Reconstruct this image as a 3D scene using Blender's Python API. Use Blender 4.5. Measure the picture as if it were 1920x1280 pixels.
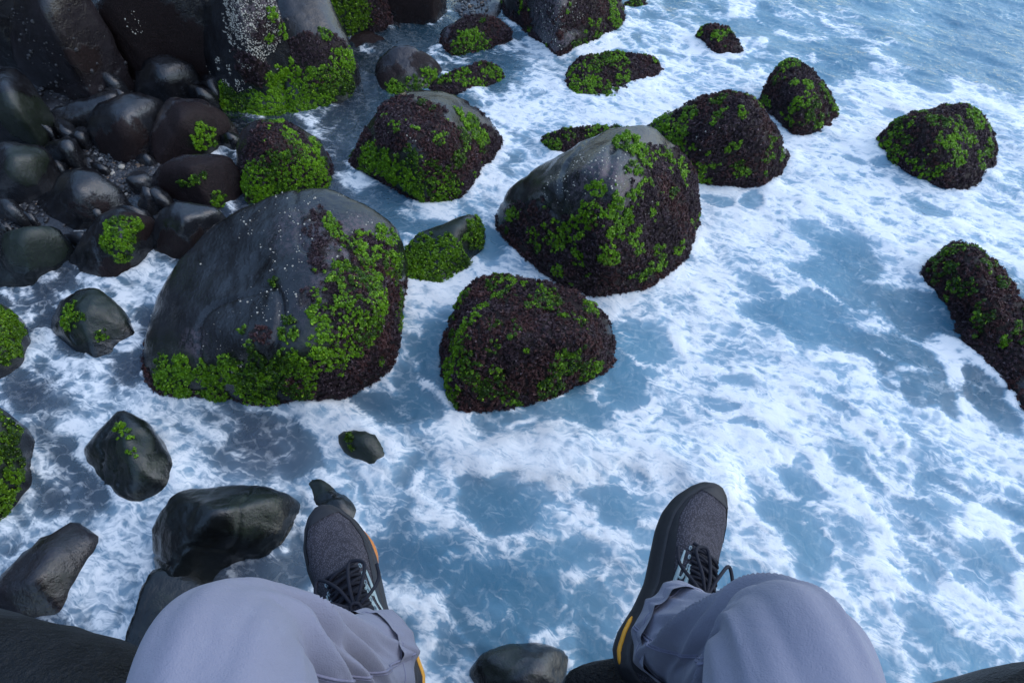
import bpy, bmesh, math, random
import numpy as np
from mathutils import Vector, Matrix
from mathutils.bvhtree import BVHTree

# ------------------------------------------------------------------ camera, sky, sun, exposure
S = bpy.context.scene
for o in list(bpy.data.objects): bpy.data.objects.remove(o)
C = S.collection
CAM_H, PITCH, LENS = 2.80, math.radians(54), 22.0          # metres above the water, below the horizon, mm
cd = bpy.data.cameras.new('camera'); cam = bpy.data.objects.new('camera', cd); C.objects.link(cam)
cd.lens = LENS; cd.sensor_width = 36; cd.clip_start = 0.02; cd.clip_end = 3000
cam.location = (0, 0, CAM_H); cam.rotation_euler = (math.radians(90) - PITCH, 0, 0)
S.camera = cam
SUN_EL, SUN_AZ = math.radians(46), math.radians(86)        # azimuth measured from +Y (out over the bay) towards +X (open sea)
W = bpy.data.worlds.new('World'); S.world = W; W.use_nodes = True
wn = W.node_tree.nodes; bg = wn['Background']
sky = wn.new('ShaderNodeTexSky'); sky.sky_type = 'NISHITA'; sky.sun_disc = False
sky.sun_elevation = SUN_EL; sky.sun_rotation = SUN_AZ; sky.dust_density = 1.2; sky.air_density = 1.5; sky.ozone_density = 4.0
W.node_tree.links.new(sky.outputs[0], bg.inputs[0]); bg.inputs[1].default_value = 0.15
sl = bpy.data.lights.new('sun', 'SUN'); sun = bpy.data.objects.new('sun', sl); C.objects.link(sun)
sl.energy = 0.5; sl.angle = math.radians(110); sl.color = (1.0, 0.99, 0.97)
sd = Vector((math.sin(SUN_AZ) * math.cos(SUN_EL), math.cos(SUN_AZ) * math.cos(SUN_EL), math.sin(SUN_EL)))
sun.rotation_euler = sd.to_track_quat('Z', 'Y').to_euler(); sun.location = (4, 3, 9)
vs = S.view_settings
vs.view_transform = 'Standard'; vs.look = 'None'; vs.gamma = 1; vs.use_curve_mapping = False; vs.exposure = 0.86
S.cycles.max_bounces = 5; S.cycles.diffuse_bounces = 2; S.cycles.glossy_bounces = 3; S.cycles.transparent_max_bounces = 8

# ------------------------------------------------------------------ helpers
R = np.random.default_rng(7)
FPX = LENS / 36 * 1920
FWD = np.array([0, math.cos(PITCH), -math.sin(PITCH)]); UPV = np.array([0, math.sin(PITCH), math.cos(PITCH)])
def ray(px, py):
    d = FWD + np.array([1, 0, 0]) * (px - 960) / FPX + UPV * (640 - py) / FPX
    return d
def at(px, py, z=0.0):                                     # survey: a sighted point at height z -> place on site
    d = ray(px, py); t = (z - CAM_H) / d[2]
    return np.array([d[0] * t, d[1] * t, z])

def tag(o, label=None, cat=None, group=None, kind=None):
    if label: o['label'] = label
    if cat: o['category'] = cat
    if group: o['group'] = group
    if kind: o['kind'] = kind
    return o
def link(name, me, mat=None, parent=None):
    o = bpy.data.objects.new(name, me); C.objects.link(o)
    if mat and not me.materials: me.materials.append(mat)
    if parent: o.parent = parent
    return o
def np_mesh(name, V, F, smooth=True):
    """V (n,3), F (m,k) -> mesh"""
    V = np.asarray(V, np.float32); F = np.asarray(F, np.int32); k = F.shape[1]
    me = bpy.data.meshes.new(name)
    me.vertices.add(len(V)); me.vertices.foreach_set('co', V.ravel())
    me.loops.add(F.size); me.loops.foreach_set('vertex_index', F.ravel())
    me.polygons.add(len(F)); me.polygons.foreach_set('loop_start', np.arange(0, F.size, k, dtype=np.int32))
    me.polygons.foreach_set('loop_total', np.full(len(F), k, np.int32))
    me.update(calc_edges=True)
    me.polygons.foreach_set('use_smooth', np.full(len(F), smooth, bool))
    return me
def add_attr(me, name, vals):
    vals = np.asarray(vals, np.float32)
    if vals.ndim == 1:
        a = me.attributes.new(name, 'FLOAT', 'POINT'); a.data.foreach_set('value', vals)
    else:
        a = me.attributes.new(name, 'FLOAT_COLOR', 'POINT')
        a.data.foreach_set('color', np.c_[vals, np.ones(len(vals), np.float32)].astype(np.float32).ravel())

def _hash(i, j, k, seed):
    h = (i * 374761393 + j * 668265263 + k * 2147483647 + seed * 974711) & 0xffffffff
    h = ((h ^ (h >> 13)) * 1274126177) & 0xffffffff
    h = (h ^ (h >> 16)) * 2246822519 & 0xffffffff
    return ((h ^ (h >> 15)) & 0xffffff) / float(0xffffff)
def vnoise(P, seed=0):                                     # value noise, -1..1
    P = np.asarray(P, float); I = np.floor(P).astype(np.int64); f = P - I; f = f * f * f * (f * (f * 6 - 15) + 10)
    out = 0
    if P.shape[1] == 2:
        for a in (0, 1):
            for b in (0, 1):
                w = (f[:, 0] if a else 1 - f[:, 0]) * (f[:, 1] if b else 1 - f[:, 1])
                out = out + w * _hash(I[:, 0] + a, I[:, 1] + b, 0, seed)
    else:
        for a in (0, 1):
            for b in (0, 1):
                for c in (0, 1):
                    w = (f[:, 0] if a else 1 - f[:, 0]) * (f[:, 1] if b else 1 - f[:, 1]) * (f[:, 2] if c else 1 - f[:, 2])
                    out = out + w * _hash(I[:, 0] + a, I[:, 1] + b, I[:, 2] + c, seed)
    return out * 2 - 1
def fbm(P, seed=0, oct=4, lac=2.03, gain=0.5):
    P = np.asarray(P, float); s = 0; a = 1.0; n = 0
    for o in range(oct):
        s = s + a * vnoise(P + 17.3 * o, seed + o * 31); n += a; a *= gain; P = P * lac
    return s / n
def voro(P, seed=0):                                       # 2D cells: F1, F2
    I = np.floor(P).astype(np.int64)
    f1 = np.full(len(P), 9.0); f2 = np.full(len(P), 9.0)
    for a in (-1, 0, 1):
        for b in (-1, 0, 1):
            cx = I[:, 0] + a; cy = I[:, 1] + b
            qx = cx + _hash(cx, cy, 1, seed); qy = cy + _hash(cx, cy, 2, seed)
            d = np.hypot(P[:, 0] - qx, P[:, 1] - qy)
            f2 = np.where(d < f1, f1, np.minimum(f2, d)); f1 = np.minimum(f1, d)
    return f1, f2
def sstep(a, b, x):
    t = np.clip((x - a) / (b - a), 0, 1); return t * t * (3 - 2 * t)
def unit(v): return v / np.maximum(np.linalg.norm(v, axis=-1, keepdims=True), 1e-9)

# ------------------------------------------------------------------ materials
class NT:
    def __init__(s, name):
        s.m = bpy.data.materials.new(name); s.m.use_nodes = True; s.t = s.m.node_tree; s.t.nodes.clear()
        s.out = s.n('ShaderNodeOutputMaterial')
    def n(s, typ, **kw):
        nd = s.t.nodes.new(typ)
        for k, v in kw.items():
            if k.startswith('_'): setattr(nd, k[1:], v)
            else:
                key = int(k[1:]) if k[0] == 'i' and k[1:].isdigit() else k.replace('__', ' ')
                if hasattr(v, 'is_output'): s.t.links.new(v, nd.inputs[key])
                else: nd.inputs[key].default_value = v
        return nd
    def math(s, op, a, b=0.0, clamp=False):
        return s.n('ShaderNodeMath', _operation=op, _use_clamp=clamp, i0=a, i1=b).outputs[0]
    def mix(s, f, a, b):
        nd = s.n('ShaderNodeMix', _data_type='RGBA')
        for k, v in ((0, f), (6, a), (7, b)):
            if hasattr(v, 'is_output'): s.t.links.new(v, nd.inputs[k])
            else: nd.inputs[k].default_value = (*v, 1) if k else v
        return nd.outputs[2]
    def noise(s, scale, detail=4, rough=0.5, vec=None, dist=0.0):
        kw = dict(Scale=scale, Detail=detail, Roughness=rough, Distortion=dist)
        if vec is not None: kw['Vector'] = vec
        return s.n('ShaderNodeTexNoise', **kw).outputs[0]
    def ramp(s, x, a, b):
        return s.n('ShaderNodeMapRange', _interpolation_type='SMOOTHSTEP', Value=x, From__Min=a, From__Max=b).outputs[0]
    def lin(s, x, a, b, c, d):
        return s.n('ShaderNodeMapRange', Value=x, From__Min=a, From__Max=b, To__Min=c, To__Max=d).outputs[0]
    def attr(s, name): return s.n('ShaderNodeAttribute', _attribute_name=name)
    def obj(s): return s.n('ShaderNodeTexCoord').outputs['Object']
    def bump(s, h, strength, dist, normal=None):
        kw = dict(Height=h, Strength=strength, Distance=dist)
        if normal is not None: kw['Normal'] = normal
        return s.n('ShaderNodeBump', **kw).outputs[0]
    def surf(s, sh): s.t.links.new(sh, s.out.inputs['Surface']); return s.m

def plain(name, col, rough=0.5, nscale=40, nstr=0.15, bump=0.0, spec=0.5, dist=0.002):
    t = NT(name); v = t.obj(); n = t.noise(nscale, 4, 0.6, v)
    c = t.mix(n, tuple(x * (1 - nstr) for x in col), tuple(x * (1 + nstr) for x in col))
    p = t.n('ShaderNodeBsdfPrincipled', Base__Color=c, Roughness=rough)
    p.inputs['Specular IOR Level'].default_value = spec
    if bump: t.t.links.new(t.bump(n, bump, dist), p.inputs['Normal'])
    return t.surf(p.outputs[0])

def rock_material(name, tone=(0.015, 0.016, 0.019), wet=1.0, grain=1.0):
    t = NT(name); v = t.n('ShaderNodeNewGeometry').outputs['Position']
    film = t.attr('film').outputs['Fac']; moss = t.attr('moss').outputs['Fac']; crust = t.attr('crust').outputs['Fac']
    big = t.noise(3.2, 6, 0.62, v, 0.4); mid = t.noise(20, 6, 0.65, v, 0.2); fine = t.noise(140, 3, 0.65, v)
    sc = lambda k, d=(1, 1, 1): tuple(x * k * y for x, y in zip(tone, d))
    base = t.mix(t.ramp(big, 0.36, 0.66), sc(0.45, (1.15, 1, .95)), sc(1.5))
    base = t.mix(t.ramp(mid, 0.50, 0.72), base, sc(1.9, (1.0, .98, .97)))
    base = t.mix(t.math('MULTIPLY', t.ramp(fine, 0.58, 0.76), 0.30), base, sc(4.5, (1.0, .97, .92)))       # mineral flecks, salt
    # pink-grey coralline crust
    cm = t.math('MULTIPLY', crust, t.ramp(t.noise(42, 4, 0.7, v), 0.42, 0.60), True)
    base = t.mix(cm, base, t.mix(fine, (0.06, 0.045, 0.055), (0.19, 0.15, 0.17)))
    # brown weed film
    fm = t.ramp(t.math('ADD', film, t.math('MULTIPLY', t.math('SUBTRACT', mid, 0.5), 0.9)), 0.38, 0.64)
    base = t.mix(fm, base, t.mix(t.ramp(fine, 0.35, 0.65), (0.010, 0.007, 0.007), (0.031, 0.019, 0.019)))
    mm = t.ramp(t.math('ADD', moss, t.math('MULTIPLY', t.math('SUBTRACT', mid, 0.5), 0.7)), 0.30, 0.75)
    base = t.mix(t.math('MULTIPLY', mm, t.lin(fine, 0.35, 0.65, 0.0, 0.75)), base, t.mix(fine, (0.006, 0.014, 0.006), (0.018, 0.038, 0.008)))
    rv = t.lin(t.ramp(t.noise(4.5, 5, 0.65, v, 0.6), 0.44, 0.56), 0, 1, 0.05, 0.17)
    if wet < 1: rv = t.math('ADD', rv, (1 - wet) * 0.5, True)
    rough = t.math('ADD', rv, t.math('MULTIPLY', t.math('MAXIMUM', fm, t.math('MAXIMUM', cm, mm)), 0.32), True)
    h = t.math('ADD', t.math('MULTIPLY', mid, 0.55), t.math('MULTIPLY', fine, t.lin(fm, 0, 1, 0.05 * grain if wet == 1 else 0.5, 0.6)))
    h = t.math('ADD', h, t.math('MULTIPLY', t.noise(55, 3, 0.6, v), 0.12 * grain))
    nb = t.bump(h, 0.75 if wet == 1 else 0.9, 0.015)
    p = t.n('ShaderNodeBsdfPrincipled', Base__Color=base, Roughness=rough, Normal=nb)
    t.t.links.new(t.lin(t.math('MAXIMUM', fm, cm), 0, 1, 0.62 * wet + 0.05, 0.18), p.inputs['Specular IOR Level'])
    return t.surf(p.outputs[0])

def weed_material(name, rough, trans, spec=0.4):
    t = NT(name); c = t.attr('tint').outputs['Color']
    p = t.n('ShaderNodeBsdfPrincipled', Base__Color=c, Roughness=rough)
    p.inputs['Specular IOR Level'].default_value = spec
    tr = t.n('ShaderNodeBsdfTranslucent', Color=c)
    m = t.n('ShaderNodeMixShader', i0=trans, i1=p.outputs[0], i2=tr.outputs[0])
    return t.surf(m.outputs[0])

def water_material():
    t = NT('sea_water'); v = t.n('ShaderNodeNewGeometry').outputs['Position']
    foam = t.attr('foam').outputs['Fac']; milk = t.attr('milk').outputs['Fac']; hue = t.attr('hue').outputs['Fac']
    n1 = t.noise(48, 4, 0.65, v); n2 = t.noise(11, 3, 0.6, v, 0.4)
    bub = t.n('ShaderNodeTexVoronoi', Vector=v, Scale=70.0, Randomness=1.0).outputs['Distance']
    bub2 = t.n('ShaderNodeTexVoronoi', Vector=v, Scale=30.0, Randomness=1.0).outputs['Distance']
    wob = t.n('ShaderNodeVectorMath', _operation='SCALE', i0=t.n('ShaderNodeTexNoise', Vector=v, Scale=7.0, Detail=3.0).outputs['Color'], Scale=0.16).outputs[0]
    flow = t.n('ShaderNodeMapping', Vector=t.n('ShaderNodeVectorMath', _operation='ADD', i0=v, i1=wob).outputs[0], Rotation=(0, 0, math.radians(38)), Scale=(0.6, 1.0, 1.0)).outputs[0]
    lace = t.n('ShaderNodeTexVoronoi', _feature='DISTANCE_TO_EDGE', Vector=flow, Scale=17.0).outputs['Distance']
    thin = t.math('MULTIPLY', t.ramp(lace, 0.03, 0.30), t.lin(foam, 0.25, 1.0, 0.55, 0.27))
    fx = t.math('SUBTRACT', t.math('ADD', foam, 0.06), thin)
    fx = t.math('ADD', fx, t.math('MULTIPLY', t.math('SUBTRACT', n1, 0.5), t.lin(foam, 0.0, 0.5, 0.06, 0.60)))
    hole = t.math('MULTIPLY', t.math('SUBTRACT', 1.0, t.ramp(bub, 0.12, 0.36)), t.ramp(n2, 0.38, 0.60))
    hole2 = t.math('MULTIPLY', t.math('SUBTRACT', 1.0, t.ramp(bub2, 0.10, 0.26)), t.ramp(n2, 0.48, 0.62))
    fx = t.math('SUBTRACT', fx, t.math('MULTIPLY', t.math('MAXIMUM', hole, hole2), 0.18))
    st = t.n('ShaderNodeMapping', Vector=flow, Scale=(0.30, 1.5, 1.0)).outputs[0]
    sn = t.math('ABSOLUTE', t.math('SUBTRACT', t.noise(15, 4, 0.6, st, 0.5), 0.5))
    fx = t.math('ADD', fx, t.math('MULTIPLY', t.math('SUBTRACT', 0.10, t.ramp(sn, 0.0, 0.10)), t.lin(foam, 0.03, 0.5, 0.14, 0.42)))
    fm = t.math('MULTIPLY', t.ramp(fx, -0.10, 0.98), 0.97)
    # clouded water, full of fine bubbles
    deep = t.mix(hue, (0.075, 0.205, 0.305), (0.150, 0.305, 0.405))
    deep = t.mix(t.attr('silt').outputs['Fac'], deep, t.mix(hue, (0.070, 0.102, 0.150), (0.130, 0.165, 0.215)))
    mk = t.math('ADD', milk, t.math('MULTIPLY', t.ramp(foam, 0.0, 0.7), 0.35), True)
    mcol = t.mix(t.ramp(t.attr('halo').outputs['Fac'], 0.05, 0.80), deep, (0.26, 0.40, 0.51))
    dif = t.n('ShaderNodeBsdfDiffuse', Color=mcol)
    tr = t.n('ShaderNodeBsdfTransparent', Color=(0.70, 0.80, 0.86, 1))
    body = t.n('ShaderNodeMixShader', i0=mk, i1=tr.outputs[0], i2=dif.outputs[0])
    nb = t.bump(t.noise(10, 4, 0.65, v, 0.8), 0.6, 0.05)
    fr = t.n('ShaderNodeFresnel', IOR=1.33, Normal=nb)
    gl = t.n('ShaderNodeBsdfGlossy', Color=(1, 1, 1, 1), Roughness=0.08, Normal=nb)
    wat = t.n('ShaderNodeMixShader', i0=fr.outputs[0], i1=body.outputs[0], i2=gl.outputs[0])
    fb = t.bump(t.math('ADD', foam, t.math('MULTIPLY', bub, 0.2)), 0.35, 0.010)
    fo = t.n('ShaderNodeBsdfPrincipled', Base__Color=(0.87, 0.88, 0.87, 1), Roughness=0.55, Normal=fb)
    fo.inputs['Specular IOR Level'].default_value = 0.25
    o = t.n('ShaderNodeMixShader', i0=fm, i1=wat.outputs[0], i2=fo.outputs[0])
    return t.surf(o.outputs[0])

M = {}
M['rock'] = rock_material('wet_basalt')
M['rock_brown'] = rock_material('wet_brown_basalt', (0.018, 0.015, 0.017), grain=1.6)
M['rock_green'] = rock_material('wet_green_basalt', (0.007, 0.009, 0.010), grain=1.2)
M['rock_dry'] = rock_material('dull_basalt', (0.008, 0.009, 0.011), 0.3)
M['green'] = weed_material('green_sea_lettuce', 0.38, 0.28)
M['brown'] = weed_material('brown_weed', 0.5, 0.12, 0.3)
M['barnacle'] = plain('barnacle_shell', (0.52, 0.49, 0.42), 0.7, 120, 0.3)
M['limpet'] = plain('limpet_shell', (0.05, 0.048, 0.05), 0.5, 90, 0.4)
M['pebble'] = weed_material('wet_pebbles', 0.32, 0.0, 0.5)
M['bed'] = rock_material('shore_bed', (0.030, 0.031, 0.035))
M['water'] = water_material()

# ------------------------------------------------------------------ the shore bed and the sea
def axis(lo, hi, step, far_lo, far_hi, grow=1.25):
    a = list(np.arange(lo, hi, step)); s = step
    while a[-1] < far_hi: s *= grow; a.append(a[-1] + s)
    b = []; s = step; x = lo
    while x > far_lo: s *= grow; x -= s; b.append(x)
    return np.array(b[::-1] + a)
def grid(xs, ys):
    X, Y = np.meshgrid(xs, ys); n, m = X.shape
    i = np.arange(n * m).reshape(n, m)
    F = np.stack([i[:-1, :-1], i[:-1, 1:], i[1:, 1:], i[1:, :-1]], -1).reshape(-1, 4)
    return X.ravel(), Y.ravel(), F
SHORE = [(-10, -4), (-2.2, -4), (-1.9, 1.0), (-1.7, 2.3), (-1.35, 3.2), (-1.1, 4.4), (-0.2, 5.6), (-0.2, 7), (0.5, 12), (0.5, 500), (-500, 500), (-500, -4)]
BED_BUMPS = [(at(230, 330), 0.9), (at(100, 420), 0.7), (at(330, 130), 1.2), (at(120, 180), 1.2), (at(720, 30), 0.7), (at(560, 20), 1.0), (at(900, 15), 0.5)]
def bed_h(x, y):
    z = np.full(len(x), -0.42)
    for c, r in BED_BUMPS:
        z = np.maximum(z, -0.42 + 0.47 * np.exp(-((x - c[0]) ** 2 + (y - c[1]) ** 2) / (r * r) * 0.8) * 1.12)
    land = sstep(-3.2, -6.5, x) * 1.0
    z = z + land * 1.2 + 0.05 * fbm(np.c_[x, y] * 2.3, 5, 3)
    z = np.minimum(z, 0.06 + land * 1.2 + 0.03 * vnoise(np.c_[x, y] * 3, 8))
    z -= sstep(2, 12, x) * 1.5
    return z
xs = axis(-5, 6, 0.05, -400, 400); ys = axis(-1, 8, 0.05, -400, 400)
x, y, F = grid(xs, ys)
z = bed_h(x, y) + 0.012 * vnoise(np.c_[x, y] * 14, 3)
me = np_mesh('shore_bed', np.c_[x, y, z], F)
for a in ('film', 'moss', 'crust'): add_attr(me, a, np.zeros(len(x)))
tag(link('shore_bed', me, M['bed']), kind='structure')

# foam cover and cloudiness of the water, sketched in strips from far to near, then laid out on the sea surface
FOAM = ["000000000000444556533222", "000000000044754566565333", "000000052035788766658765", "000000062004666555788556",
        "000006003568999988788877", "040000000600880088659878", "778880000688899998535645", "677800008800007686355333",
        "777700007800006577673543", "766765555665556788777444", "565665566688888997676675", "676765556555565576554566",
        "878800055556655545544454", "888800065566554444444444", "008800000554343333334444", "008800000554343333333333"]
FOAM = [r.ljust(24, '4')[:24] for r in FOAM]
MILK = ["000012567888", "000324667788", "123456688888", "334467788865", "444466788864", "445666788888", "444577888888", "444566778888"]
def proj(x, y, z=0.0):
    dx, dy, dz = x, y, z - CAM_H
    d = np.maximum(dy * FWD[1] + dz * FWD[2], 0.05)
    return 960 + dx / d * FPX, 640 - (dy * UPV[1] + dz * UPV[2]) / d * FPX
def lookup(tab, x, y):
    A = np.array([[int(c) for c in r] for r in tab], float) / 9
    nr, nc = A.shape; px, py = proj(x, y)
    u = np.clip(px / 1920 * nc - 0.5, 0, nc - 1.001); v = np.clip(py / 1280 * nr - 0.5, 0, nr - 1.001)
    i = u.astype(int); j = v.astype(int); fu = u - i; fv = v - j
    fu = fu * fu * (3 - 2 * fu); fv = fv * fv * (3 - 2 * fv)
    return (A[j, i] * (1 - fu) + A[j, i + 1] * fu) * (1 - fv) + (A[j + 1, i] * (1 - fu) + A[j + 1, i + 1] * fu) * fv
def seg_dist(x, y, pts):
    d = np.full(len(x), 9.0)
    for a, b in zip(pts[:-1], pts[1:]):
        ab = b - a; L2 = (ab ** 2).sum()
        t = np.clip(((x - a[0]) * ab[0] + (y - a[1]) * ab[1]) / L2, 0, 1)
        d = np.minimum(d, np.hypot(x - a[0] - t * ab[0], y - a[1] - t * ab[1]))
    return d
HOLES = [(1530, 435, 70, 24), (1465, 605, 95, 30), (1500, 560, 45, 22), (1680, 665, 70, 28), (1725, 740, 70, 32), (1560, 480, 60, 25), (1570, 540, 45, 28),
         (1200, 640, 60, 32), (1160, 600, 22, 14), (1340, 760, 30, 12), (1345, 365, 25, 12), (1395, 370, 20, 14), (1530, 765, 28, 15), (1375, 800, 20, 10),
         (1560, 95, 45, 18), (1400, 60, 50, 22), (1740, 165, 35, 12), (1690, 215, 30, 12), (1680, 110, 40, 12), (1610, 130, 20, 10), (1655, 300, 25, 10),
         (1480, 900, 60, 25), (1580, 870, 70, 22), (1430, 960, 45, 25), (1700, 930, 60, 22), (1820, 1010, 55, 25), (1690, 1010, 40, 22), (1060, 760, 100, 24), (960, 900, 50, 22),
         (880, 880, 60, 25), (1000, 1040, 60, 30), (930, 1120, 70, 35), (1100, 1130, 60, 40), (820, 1060, 50, 30), (1150, 960, 50, 30), (720, 370, 60, 28), (1030, 250, 0.1, 1),
         (1700, 1130, 60, 30), (1800, 1180, 50, 30), (1880, 950, 40, 20), (1500, 1010, 40, 20), (700, 470, 0.1, 1), (780, 690, 28, 50), (780, 760, 40, 40)]
STREAKS = [([(290, 748), (400, 768), (520, 776), (620, 758), (700, 722)], 9, 0.55), ([(1140, 562), (1230, 540), (1302, 475), (1318, 400)], 12, 0.6), ([(1150, 700), (1065, 745), (950, 778), (865, 788)], 8, 0.5),
           ([(668, 330), (740, 362), (800, 398), (872, 382)], 9, 0.6), ([(1300, 356), (1430, 362), (1490, 300)], 10, 0.6), ([(1660, 312), (1720, 345), (1795, 368), (1840, 310)], 9, 0.7), ([(760, 545), (820, 552), (890, 520)], 9, 0.5),
           ([(1730, 520), (1790, 600), (1860, 700)], 10, 0.6), ([(1080, 198), (1160, 190), (1225, 168)], 8, 0.6), ([(165, 850), (200, 905), (250, 965)], 8, 0.5), ([(98, 635), (150, 675), (198, 697), (248, 662)], 8, 0.5),
           ([(560, 770), (640, 800), (720, 822), (840, 832), (980, 836), (1100, 838), (1210, 850), (1300, 880), (1320, 910)], 30, 1.0),
           ([(1290, 580), (1400, 640), (1500, 700), (1600, 745), (1700, 790), (1800, 840), (1900, 870)], 16, 0.8),
           ([(1420, 480), (1520, 560), (1600, 620), (1680, 720), (1740, 790)], 22, 0.8),
           ([(1740, 640), (1790, 720), (1820, 800)], 15, 0.9),
           ([(1320, 240), (1280, 290), (1340, 300)], 25, 0.6),
           ([(960, 215), (1100, 225), (1210, 205), (1290, 190)], 26, 0.9),
           ([(960, 280), (965, 230), (950, 180)], 15, 0.7),
           ([(1560, 40), (1640, 110), (1740, 170), (1840, 190), (1920, 230)], 20, 0.7),
           ([(1600, 270), (1700, 190), (1800, 165), (1900, 190)], 20, 0.7),
           ([(890, 470), (930, 500), (1010, 530), (1100, 560)], 22, 0.9), ([(900, 500), (830, 560), (800, 620), (800, 700), (835, 790)], 22, 0.9),
           ([(640, 330), (720, 370), (800, 400), (890, 400)], 14, 0.8), ([(870, 350), (930, 320), (960, 290)], 22, 0.8),
           ([(820, 110), (880, 120), (960, 85), (1010, 90)], 18, 0.8), ([(1040, 100), (1100, 100), (1180, 60), (1290, 70)], 16, 0.8),
           ([(1400, 880), (1520, 910), (1620, 950), (1660, 1010)], 16, 0.7), ([(1620, 990), (1690, 1010), (1740, 1060), (1820, 1070)], 15, 0.8),
           ([(1760, 910), (1840, 980), (1880, 1040), (1900, 1090)], 18, 0.7), ([(1500, 940), (1590, 960), (1610, 1040)], 14, 0.6),
           ([(760, 900), (820, 960), (900, 990), (1010, 1000), (1050, 940)], 18, 0.6), ([(1010, 1000), (1040, 1060), (1060, 1110)], 16, 0.7), ([(740, 1120), (790, 1170), (800, 1280)], 16, 0.7),
           ([(330, 820), (290, 900), (220, 1000), (170, 1200)], 30, 0.5), ([(0, 940), (100, 860), (160, 780), (300, 740)], 26, 0.4),
           ([(330, 850), (420, 800), (470, 770)], 14, 0.6), ([(520, 780), (560, 830), (640, 860), (680, 900)], 14, 0.7)]
SURGE = next(q[0] for q in STREAKS if q[0][0] == (560, 770))
def water_fields(x, y, shore):
    P = np.c_[x, y]
    wx = 0.15 * fbm(P * 1.5, 11, 3) + 0.055 * fbm(P * 5, 13, 3); wy = 0.15 * fbm(P * 1.5, 12, 3) + 0.055 * fbm(P * 5, 14, 3)
    Q = np.c_[x + wx, y + wy]
    D = lookup(FOAM, x + 1.2 * wx, y + 1.2 * wy); D = D + 0.14 * sstep(0.2, 0.9, x) * sstep(0.45, 0.7, D)
    th = np.radians(-38); c, s = math.cos(th), math.sin(th)  # drawn out along the run of the swell
    A = np.c_[(Q[:, 0] * c + Q[:, 1] * s) * 0.58, -Q[:, 0] * s + Q[:, 1] * c]
    A0 = np.c_[(P[:, 0] * c + P[:, 1] * s) * 0.5, -P[:, 0] * s + P[:, 1] * c]
    def edge(sc, seed):
        f1, f2 = voro(A * sc, seed); return np.clip((f2 - f1) * 1.5, 0, 1)
    n = fbm(A * 2.2, 21, 4); n2 = fbm(A0 * 7, 22, 4); n3 = fbm(A * np.array([5.0, 16.0]), 23, 4)
    e1, e2, e3, e4 = edge(3.1, 1), edge(7.5, 2), edge(17, 3), edge(11, 4)
    D = D + 0.13 * sstep(1.75, 1.35, y) * sstep(-0.9, -0.5, x)
    tau = 0.90 * D + 0.30 * n + 0.12 * n2
    for pts, wpx, amp in STREAKS:
        W3 = [at(a, b)[:2] for a, b in pts]; m = W3[len(W3) // 2]
        w = wpx * math.sqrt(m[0] ** 2 + m[1] ** 2 + CAM_H ** 2) / FPX * 1.1
        d = seg_dist(Q[:, 0], Q[:, 1], W3)
        tau = tau + 0.75 * amp * np.exp(-(d / w) ** 2) * (0.75 + 0.9 * n3 + 0.5 * n2)
    tau = tau + 0.55 * np.exp(-(shore / 0.055) ** 2) * np.clip(0.45 + 1.3 * n3 + 0.8 * n2, 0, 1.3)      # collars of foam round the stones
    cut = np.zeros(len(x))
    for px, py, rx, ry in HOLES:
        a = at(px, py); b = at(px + rx, py); e = at(px, py - ry); rX = abs(b[0] - a[0]); rY = abs(e[1] - a[1])
        ang = math.radians(-25 if px > 1150 else 0); cc, ss = math.cos(ang), math.sin(ang)
        dx = x + 0.9 * wx - a[0]; dy = y + 0.9 * wy - a[1]; u = dx * cc + dy * ss; v = -dx * ss + dy * cc
        d = np.sqrt((u / rX) ** 2 + (v / rY) ** 2) + 0.35 * n2 + 0.25 * n3
        cut = np.maximum(cut, sstep(1.15, 0.85, d))
    tau = np.clip(tau, 0, 1.25)
    c1 = sstep(-0.06, 0.20, 0.10 + 1.08 * tau ** 1.5 - e1); c2 = sstep(-0.05, 0.30, 0.06 + 0.95 * tau - e2); c3 = sstep(-0.1, 0.4, 0.06 + 0.85 * tau - e3)
    body = c1 * (0.42 + 0.58 * c2) * (0.62 + 0.38 * c3) * sstep(0.02, 0.85, tau + 0.22 * n3 + 0.18 * n2)
    hair = sstep(0.10, 0.0, e4) * sstep(0.05, 0.4, tau) * 0.30 + sstep(0.12, 0.0, e1) * 0.25 * sstep(0.10, 0.3, tau)
    f = np.maximum(body * (1 - 0.93 * cut), hair * (0.55 + 0.5 * n3 + 0.3 * n2))
    f = np.clip(f * (0.92 + 0.35 * n2), 0, 1.1)
    milk = np.clip(lookup(MILK, x, y) * 1.08, 0, 0.96)
    far = sstep(9, 25, np.hypot(x, y)); f = f * (1 - far) + far * np.clip(0.15 + 0.5 * n3 + 0.2 * n, 0, 1)
    hue = np.clip(0.5 + 0.7 * n + 0.3 * n2, 0, 1)
    # relief
    h = 0.012 + 0.030 * fbm(P * 1.3, 41, 3) + 0.020 * fbm(A0 * np.array([4.0, 6.0]), 42, 4) * (0.4 + sstep(0, 4, x))
    h += 0.008 * f * (0.8 + 0.5 * fbm(P * 12, 44, 2))
    surge = [at(a, b)[:2] for a, b in SURGE]
    d = seg_dist(Q[:, 0], Q[:, 1], surge); h += 0.06 * np.exp(-(d / 0.09) ** 2) * (0.8 + 0.5 * n)
    up = np.exp(-(((x + 0.42) / 0.35) ** 2 + ((y - 1.95) / 0.35) ** 2)); h += 0.05 * up
    h += 0.028 * np.exp(-(shore / 0.07) ** 2) * (0.5 + 0.9 * n2)      # swash piling up against them
    silt = sstep(-0.25, -1.1, x + 0.10 * y + 0.25 * n)      # stirred gravel tints the shallows among the shore stones
    fl = fbm(np.c_[Q[:, 0] * 3 + Q[:, 1] * 2, Q[:, 1] * 9 - Q[:, 0] * 7], 24, 5)    # strands combed by the current
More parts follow.
